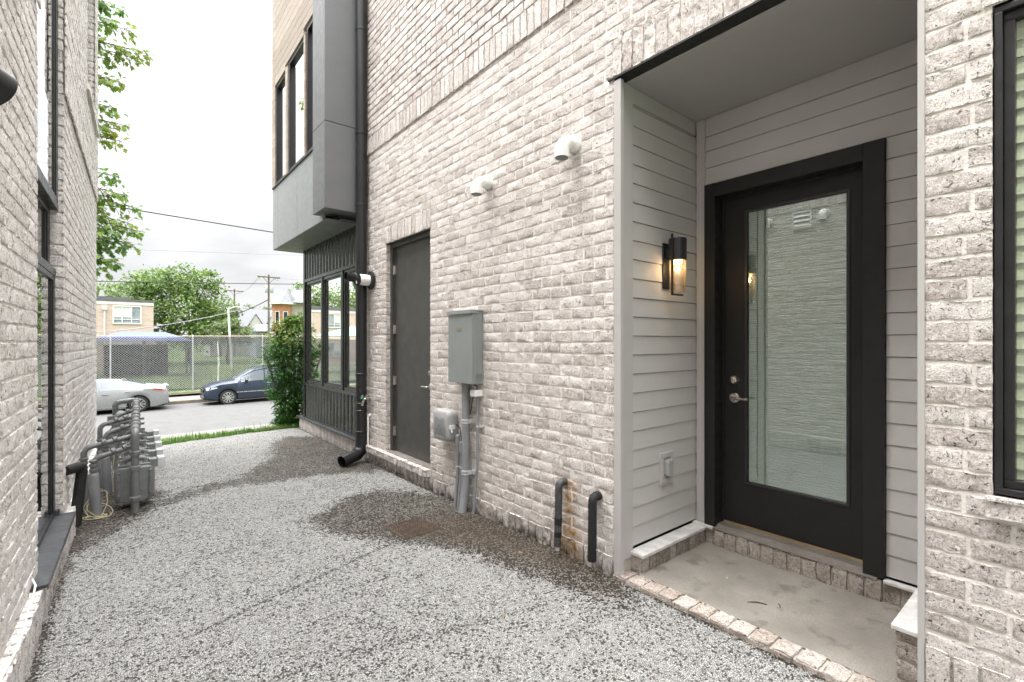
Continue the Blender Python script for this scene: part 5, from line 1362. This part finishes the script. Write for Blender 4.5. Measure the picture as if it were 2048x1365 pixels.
gable_house('house', 'pale terraced house with grey slate roof and two gabled dormers, left of the tall pole', 17.2, 26.2, 104, 112, -1, 4.6, 8.2, 'pale_wall', 'slate_roof', [(19, 2.6, 1, 1.5), (21.6, 2.6, 1, 1.5), (24.2, 2.6, 1, 1.5)], ((20.6, 2.2, 2.3), (23.6, 2.2, 2.3)))
gable_house('house', 'low pale house with dark roof between the trees and the slate-roofed terrace', 12.6, 16.6, 100, 108, -1, 5.2, 7.4, 'pale_wall', 'slate_roof', [(13.6, 3.2, .9, 1.4), (15.4, 3.2, .9, 1.4)])
t = gable_house('house', 'small pale blue house with white porch below the slate-roofed terrace', 17.6, 22.0, 88, 94, -1, 3.4, 4.6, 'bluegrey_wall', 'slate_roof', [(18.5, 1.6, .8, 1.3)])
m = MB(); m.box(19.2, 22.2, 85.4, 87.9, 3.0, 3.25); [m.box(x - .1, x + .1, 85.5, 85.7, -1, 3.0) for x in (19.4, 20.3, 21.2, 22.0)]; m.box(19.2, 22.2, 85.45, 85.55, 1.5, 1.65); m.build('porch', 'white_paint', t)
# victorian corner house
t = thing('corner_house', 'tall orange brick corner house with a turret bay and grey stone side, above the bush', 'house', (22, 80, -1))
m = MB(); m.box(20.6, 30, 78.6, 90, -1, 7.6); m.build('side_wall', 'stone_wall', t)
m = MB(); c = (19.6, 79.6); m.prism([(c[0] + 1.55 * math.cos(R(22.5 + 45 * i)), c[1] + 1.55 * math.sin(R(22.5 + 45 * i))) for i in range(8)], lambda a, b, d: (a, b, d), -1, 7.3); m.build('turret_wall', 'orange_brick', t)
m = MB(); m.prism([(c[0] + 2.0 * math.cos(R(22.5 + 45 * i)), c[1] + 2.0 * math.sin(R(22.5 + 45 * i))) for i in range(8)], lambda a, b, d: (a, b, d), 7.3, 7.6); m.build('cornice', 'white_paint', t)
m = MB(); P = [(c[0] + 2.0 * math.cos(R(22.5 + 45 * i)), c[1] + 2.0 * math.sin(R(22.5 + 45 * i)), 7.61) for i in range(8)] + [(c[0] + .8, c[1] + .5, 9.9)]; m.add(P, [(i, (i + 1) % 8, 8) for i in range(8)]); m.build('turret_roof', 'slate_roof', t)
m = MB(); m.add([(20.2, 78.0, 7.62), (30.5, 78.0, 7.62), (30.5, 90.5, 7.62), (20.2, 90.5, 7.62), (22.6, 84, 10.2), (28, 84, 10.2)], [(0, 1, 5, 4), (1, 2, 5), (2, 3, 4, 5), (3, 0, 4), (3, 2, 1, 0)]); m.build('main_roof', 'slate_roof', t)
for i, zz in ((5, 1.0), (5, 4.2), (4, 1.0), (4, 4.2), (6, 1.0), (6, 4.2)):
    a = R(45 * i); nv = Vector((math.cos(a), math.sin(a), 0)); tv = Vector((-nv.y, nv.x, 0)); o = Vector((c[0], c[1], 0)) + nv * (1.55 * math.cos(R(22.5)))
    fn = lambda q, z, d, o=o, nv=nv, tv=tv: tuple(o + tv * q + nv * d + Vector((0, 0, z)))
    windows(t, fn, [(0, zz, .55, 1.9)])
windows(t, Y(78.6), [(23.2, 4.3, .8, 1.7), (25.4, 4.3, .8, 1.7)])

# ---- poles and wires
def pole(label, x, y, zt, arm, r=.15, trans=True):
    t = thing('utility_pole', label, 'utility pole', (x, y, -1.2), 'timber utility poles up the street')
    m = MB(); m.tube([(x, y, -1.6), (x, y, zt)], [r, r * .7], 10); m.build('shaft', 'timber_pole', t, smooth=60)
    m = MB(); m.box(x - arm / 2, x + arm / 2, y - .22, y - .10, zt - .42, zt - .28)
    for sg in (-1, 1): m.tube([(x + sg * arm * .26, y - .16, zt - .4), (x, y - .12, zt - 1.15)], .03, 6)
    m.build('crossarm', 'timber_pole', t)
    m = MB()
    for q in (-.48, -.22, .45): m.lathe([(.05, 0), (.075, .05), (.05, .1), (.07, .14), (.02, .2)], (x + q * arm, y - .16, zt - .28), (0, 0, 1), 8)
    for q in (-.42, .28, .38): m.cyl((x + q * arm, y - .16, zt - .42), (x + q * arm, y - .16, zt - .72), .045, 6)
    m.build('insulator', 'transformer_grey', t, smooth=50)
    if trans:
        for sg in (-.32, .30):
            m = MB(); m.lathe([(.16, 0), (.18, .04), (.18, .75), (.12, .85), (.04, .95)], (x + sg, y - .25, zt - 2.3), (0, 0, 1), 12); m.build('transformer', 'transformer_grey', t, smooth=40)
    return t
pole('tall timber utility pole with grey transformers, in front of the orange brick corner house', 14.5, 65.6, 9.95, 2.6)
pole('dark timber utility pole with a short crossarm, smaller and farther, beside the big trees', 15.3, 93.4, 10.6, 2.8, .16, False)
t = thing('street_light', 'slim pale street light leaning over from behind the fence, beside the trees', 'street lamp', (8.0, 51.6, -1.2))
m = MB(); m.tube([(8.25, 51.6, -1.4), (8.0, 51.6, 3.6), (7.95, 51.6, 4.7)], [.11, .09, .08], 10); m.build('post', 'white_paint', t, smooth=60)
m = MB(); m.tube([(7.95, 51.6, 4.6), (8.5, 51.5, 4.85), (9.1, 51.4, 4.8)], .04, 8); m.obox((9.3, 51.4, 4.78), (.6, .25, .12)); m.build('lamp_arm', 'galvanised', t, smooth=50)
def wire(label, a, b, sag, r, mt='wire_black', n=24):
    m = MB(); A, Bq = Vector(a), Vector(b)
    m.tube([A.lerp(Bq, i / n) - Vector((0, 0, sag * 4 * (i / n) * (1 - i / n))) for i in range(n + 1)], r, 6)
    return tag(m.build('overhead_wire', mt, smooth=60), label, 'wire', 'overhead wires across the street')
def chord(x0, z0, x1, z1, y):                 # span -30..40 through two points
    s_ = (z1 - z0) / (x1 - x0); return (-24, y, z0 + s_ * (-24 - x0)), (30, y, z1 + s_ * (30 - x1))
a, b = chord(-.59, 6.30, 5.0, 6.127, 22); wire('thick black cable crossing the sky below the thin wires', (a[0], a[1], a[2] + .55), (b[0], b[1], b[2] + .55), .55, .022)
a, b = chord(-.86, 10.83, 7.15, 10.86, 32); wire('thin grey overhead wire, the topmost across the sky', (a[0], a[1], a[2] + .5), (b[0], b[1], b[2] + .5), .5, .008, 'wire_grey')
a, b = chord(-.86, 10.17, 7.29, 10.35, 32.4); wire('thin grey overhead wire just below the topmost one', (a[0], a[1], a[2] + .5), (b[0], b[1], b[2] + .5), .5, .008, 'wire_grey')
a, b = chord(.39, 4.88, 5.0, 5.24, 22.3); wire('thin dark overhead wire just above the big tree tops', (a[0], a[1], a[2] + .3), (b[0], b[1], b[2] + .3), .3, .008, 'wire_grey')
a, b = chord(-.86, 4.65, 9.1, 5.25, 32.8); wire('black overhead cable running level with the tree crowns, the lowest of the wires', (a[0], a[1], a[2] + .3), (b[0], b[1], b[2] + .3), .3, .022)
wire('pair-leading cable sloping from the tall pole down to the left', (14.4, 65.5, 6.8), (7.5, 75, 4.6), .8, .05)
wire('faint wire from the tall pole crossarm back to the farther pole', (13.4, 65.4, 9.6), (14.2, 93.2, 10.2), 1.2, .02, 'wire_grey')
wire('faint wire leaving the tall pole to the right behind the bay', (15.7, 65.4, 9.6), (34, 62, 12.5), 1.0, .02, 'wire_grey')
wire('pale service cable sloping through the big tree towards the street light', (-1.5, 52, 2.3), (9.0, 51.4, 4.6), .3, .03, 'wire_grey')

# ---- foliage
def leafquad(m, p, n, u, ln, wd):
    v = n.cross(u).normalized()
    m.add([p - u * ln * .5, p + v * wd * .5 + n * wd * .06, p + u * ln * .5, p - v * wd * .5 + n * wd * .06], [(0, 1, 2, 3)])
def rnd(g):
    while True:
        v = Vector((g.uniform(-1, 1), g.uniform(-1, 1), g.uniform(-1, 1)))
        if .05 < v.length < 1: return v.normalized()
def big_tree(label, x, y, zb, trunk_h, blobs, n, leaf, mat='tree_leaf', seed=1, group='big trees beyond the school yard', name='tree'):
    g = random.Random(seed); t = thing(name, label, 'tree', (x, y, zb), group)
    m = MB(); lean = g.uniform(-.3, .3)
    m.tube([(x, y, zb - .3), (x + lean * .4, y, zb + trunk_h * .6), (x + lean, y, zb + trunk_h * 1.3)], [.34, .26, .16], 10)
    for bx, by, bz, r, rz in blobs:
        s = Vector((x + lean * .6, y, zb + trunk_h * g.uniform(.7, 1.1))); e = Vector((x + bx, y + by, zb + bz)); md = s.lerp(e, .5) + Vector((g.uniform(-.4, .4), g.uniform(-.4, .4), .3))
        m.tube([s, md, e], [.14, .10, .04], 7)
        for _ in range(4):
            q = rnd(g); m.tube([e.lerp(md, .3), e + Vector((q.x * r * .7, q.y * r * .7, q.z * rz * .7))], [.05, .015], 5)
    m.build('trunk', 'bark', t, smooth=60)
    m = MB(); tot = sum(b[3] ** 2 for b in blobs)
    for bx, by, bz, r, rz in blobs:
        k = int(n * r * r / tot); cl = []
        for _ in range(max(6, k // 26)):
            d = rnd(g); q = g.uniform(.55, 1.05); cl.append(Vector((x + bx + d.x * r * q, y + by + d.y * r * q, zb + bz + d.z * rz * q)))
        for _ in range(k):
            c = g.choice(cl); s_ = r * .20
            p = c + Vector((g.gauss(0, s_), g.gauss(0, s_), g.gauss(0, s_ * .65)))
            nn = (rnd(g) + Vector((0, -.3, .9))).normalized(); u = nn.orthogonal().normalized(); u = (Matrix.Rotation(g.uniform(0, 6.28), 3, nn) @ u)
            l = leaf * g.uniform(.6, 1.3); leafquad(m, p, nn, u, l, l * .62)
    m.build('crown', mat, t, fix=False)
    return t
big_tree('broad green tree in the middle, its crown against the sky, right of the brick school', 6.9, 72, -1, 3.6, [(-2.2, 0, 8.6, 2.7, 2.6), (1.0, 0, 8.9, 2.6, 2.5), (-.6, -.6, 10.2, 2.2, 1.9), (2.6, -.3, 6.6, 2.3, 2.2), (-.5, -1.2, 6.0, 2.8, 2.4), (3.2, -.5, 4.2, 2.2, 1.9), (.2, -1.3, 3.4, 2.8, 1.8), (1.9, 0, 10.3, 1.5, 1.3)], 9500, .36, seed=2)
big_tree('rounded green tree just behind the right end of the school roof', .6, 74, -1, 3.6, [(0, 0, 7.6, 3.0, 2.4), (2.9, 0, 9.4, 2.3, 2.2), (-2.2, 0, 6.9, 2.2, 1.9), (2.6, -.4, 6.6, 2.3, 2.2), (3.4, -.8, 4.2, 2.2, 2.), (1.0, 0, 9.0, 1.8, 1.5)], 7200, .36, seed=3)
big_tree('pale green tree behind the left part of the school roof', -5.4, 70, -1, 3.6, [(0, 0, 7.4, 2.9, 2.2), (3.2, -.4, 7.4, 2.4, 1.8), (-3, 0, 7.4, 2.4, 2.)], 4600, .36, 'olive_leaf', seed=4)
big_tree('low olive tree at the foot of the big trees, beside the street light', 10.2, 66, -1, 2.0, [(-.8, 0, 3.7, 1.6, 1.2), (1.4, 0, 3.4, 1.5, 1.1), (.3, 0, 4.3, 1.2, 1.)], 2300, .30, 'olive_leaf', seed=5)
big_tree('far tree showing just over the grey slate roofs', 24.5, 118, -1, 6, [(-1.5, 0, 9.2, 2.4, 1.2), (1.8, 0, 9.1, 2.0, 1.)], 1200, .5, 'olive_leaf', seed=6)
big_tree('far olive tree behind the smaller utility pole', 13.8, 98, -1, 5, [(-1.2, 0, 7.6, 2.2, 1.5), (1.2, 0, 7.9, 2.0, 1.3)], 1800, .45, 'olive_leaf', seed=16)
big_tree('tree rising behind the corner house roof', 26.6, 96, -1, 7, [(0, 0, 11.0, 2.6, 2.2), (2.4, 0, 10.2, 2.2, 1.8)], 1900, .45, seed=7)
big_tree('small dark shrub tree in front of the pale blue house', 18.2, 83, -1, 1.5, [(0, 0, 2.9, 1.1, .9), (1.2, 0, 2.7, .9, .8)], 900, .3, seed=8)
for i, (x, lb) in enumerate(((-13.5, 'dense green tree beyond the school, mirrored in the bay windows'), (-21, 'tall green tree beyond the school, farthest left of the mirrored ones'), (-29, 'spreading green tree past the end of the school building'))):
    big_tree(lb, x, 76, -1, 4, [(0, 0, 8.6, 3.4, 2.8), (3, 0, 9.6, 2.6, 2.2), (-2.8, 0, 8.0, 2.6, 2.2)], 3600, .40, seed=20 + i)

# laurel bush at the end of the right house
g = random.Random(9)
t = thing('bush', 'dense glossy laurel bush with a few yellow-green tips at the end of the right house', 'bush', (2.55, 9.35, -.2))
m = MB()
for _ in range(26):
    a = g.uniform(0, 6.28); r = g.uniform(.1, .5); m.tube([(2.45 + .1 * math.cos(a), 9.40 + .1 * math.sin(a), -.25), (2.5 + r * .6 * math.cos(a), 9.35 + r * .5 * math.sin(a), .6), (2.5 + r * 1.1 * math.cos(a), 9.35 + r * .8 * math.sin(a), g.uniform(1., 1.7))], [.018, .012, .005], 6)
m.build('stem', 'bark', t, smooth=60)
def bush_r(z):                                 # half width with height
    return float(np.interp(z, [-.15, .15, .5, 1.0, 1.35, 1.6, 1.8, 2.0], [.34, .42, .47, .52, .54, .50, .38, .15]))
m = MB(); my = MB()
for i in range(2300):
    z = g.uniform(-.12, 1.98); rr = bush_r(z); a = g.uniform(0, 6.28); q = g.uniform(.55, 1.06) + (.12 if g.random() < .1 else 0)
    bump = 1 + .15 * math.sin(a * 5 + z * 6) + .12 * math.sin(a * 3 - z * 11)
    c = Vector((2.64 + rr * q * bump * math.cos(a), 9.42 + rr * q * bump * .85 * math.sin(a), z))
    if c.y < 8.75: continue
    if c.x > 2.36 and c.y < 9.02: continue
    d = Vector((math.cos(a), math.sin(a), .5)).normalized()
    for k in range(7):
        ax = (d + rnd(g) * .8).normalized(); p = c + rnd(g) * g.uniform(.01, .07)
        nn = (Vector((0, 0, 1)) + d * .5 + rnd(g) * .7).normalized(); u = (ax - nn * ax.dot(nn)).normalized(); v = nn.cross(u)
        l = g.uniform(.055, .095); w_ = l * .36
        tgt = my if (z > 1.45 and g.random() < .55 and a > 3.0) or g.random() < .012 else m
        tgt.add([p, p + u * l * .5 + v * w_ * .5 + nn * .006, p + u * l * .5 - nn * .004, p + u * l * .5 - v * w_ * .5 + nn * .006, p + u * l - nn * l * .12], [(0, 1, 4, 2), (0, 2, 4, 3)])
m.build('foliage', 'laurel_leaf', t, fix=False); my.build('young_growth', 'young_leaf', t, fix=False)

# maple behind the left house, its branch tips hanging into view
t = thing('maple_tree', 'maple whose leafy branch tips hang past the corner of the left house', 'tree', (-4.6, 14.2, -1))
LOBES = [(0, 0), (.10, -.16), (.42, -.34), (.30, -.10), (.55, -.03) , (.38, .06)]
half = [(0., 0.), (.06, .16), (.22, .44), (.26, .24), (.44, .46), (.52, .50), (.50, .30), (.62, .22), (.74, .20), (.72, .10), (1., 0.)]
LEAF = half + [(x, -y) for x, y in reversed(half[1:-1])]
g = random.Random(21)
mb = MB(); ml = MB()
mb.tube([(-4.6, 14.2, -1.6), (-4.5, 14.2, 2.5), (-4.3, 14.0, 6.0), (-4.2, 14, 9.5)], [.26, .22, .17, .08], 12)
def maple_leaf(p, u, nn, s):
    v = nn.cross(u).normalized(); fold = g.uniform(.1, .35)
    ml.add([p + u * (x * s) + v * (y * s) + nn * (abs(y) * s * fold - x * x * s * .18) for x, y in LEAF], [tuple(range(11)), (0,) + tuple(range(10, len(LEAF)))])
tips = [(.50, 13.0, 7.72, 7.3, 1.25), (.10, 13.1, 8.55, 7.9, 1.3), (-.12, 12.9, 8.15, 7.6, 1.2), (.02, 13.1, 7.0, 6.6, .75), (-.12, 12.8, 6.85, 6.5, .6), (-.02, 12.9, 6.35, 6.0, .55), (-.05, 13.0, 5.95, 5.6, .55), (.05, 13.1, 5.75, 5.4, .6),
        (.02, 13.0, 4.95, 4.9, .8), (.32, 13.0, 4.35, 4.5, 1.1), (.36, 12.9, 3.85, 4.2, 1.25), (.20, 13.2, 4.05, 4.3, 1.2), (.12, 13.1, 3.55, 3.9, 1.1), (-.02, 12.9, 3.15, 3.6, 1.0), (-.15, 13.0, 2.95, 3.5, .8), (-.1, 13.0, 4.5, 4.6, 1.2), (.0, 12.8, 3.8, 4.1, 1.2), (-.2, 13., 7.75, 7.4, 1.0), (.2, 13.2, 8.2, 7.7, 1.3), (.25, 12.9, 7.5, 7.2, 1.2), (-.05, 13, 7.35, 7.1, 1.), (.12, 12.8, 6.0, 5.7, .5), (.25, 13.2, 3.6, 4.0, 1.1), (-.1, 13.1, 3.4, 3.8, 1.2), (.1, 13, 4.6, 4.7, 1.), (-.2, 12.9, 4.2, 4.5, 1.2), (-.22, 13.1, 8.6, 8., 1.2)]
for x, y, z, zs, ln in tips:
    s = Vector((-4.3, 14.0, zs)); e = Vector((x, y, z)); md = s.lerp(e, .6) + Vector((0, 0, .35))
    P = [s.lerp(md, q) if False else s * (1 - q) ** 2 + md * 2 * q * (1 - q) + e * q * q for q in [i / 14 for i in range(15)]]
    mb.tube(P, [.05 * (1 - i / 14) + .004 for i in range(15)], 6)
    dirv = (P[-1] - P[-2]).normalized()
    for k in range(int(92 * ln)):
        q = 1 - (g.random() ** 1.2) * min(.85, ln * .42); i = min(13, int(q * 14)); base = P[i].lerp(P[i + 1], q * 14 - i)
        side = (Vector((g.uniform(-.3, .5), g.uniform(-1, 1), g.uniform(-.9, .35)))).normalized(); st = g.uniform(.04, .36) * (1.25 - q * .7)
        p = base + side * st; mb.tube([base, p], [.004, .002], 4, cap=False)
        u = (side + dirv * .4 + Vector((0, 0, -.45)) + rnd(g) * .4).normalized(); nn = (Vector((0, -.35, 1)) + rnd(g) * .55).normalized(); nn = (nn - u * nn.dot(u)).normalized()
        maple_leaf(p, u, nn, g.uniform(.085, .15))
for k in range(1500):                          # the rest of the crown, hidden behind the house
    d = rnd(g); r = g.uniform(.5, 1.); c = Vector((-4.8 + d.x * 3.4 * r, 14.6 + d.y * 3.4 * r, 6.6 + d.z * 3.6 * r))
    if c.x > -1.4: continue
    u = rnd(g); nn = (Vector((0, 0, 1)) + rnd(g) * .6).normalized(); nn = (nn - u * nn.dot(u)).normalized(); maple_leaf(c, u, nn, g.uniform(.18, .3))
for k in range(14):
    d = rnd(g); mb.tube([(-4.3, 14, 4 + k * .35), (-4.6 + d.x * 2.4, 14.4 + d.y * 2.4, 6.4 + d.z * 2.6)], [.07, .012], 6)
mb.build('trunk', 'bark', t, smooth=60); ml.build('crown', 'maple_leaf', t, fix=False)
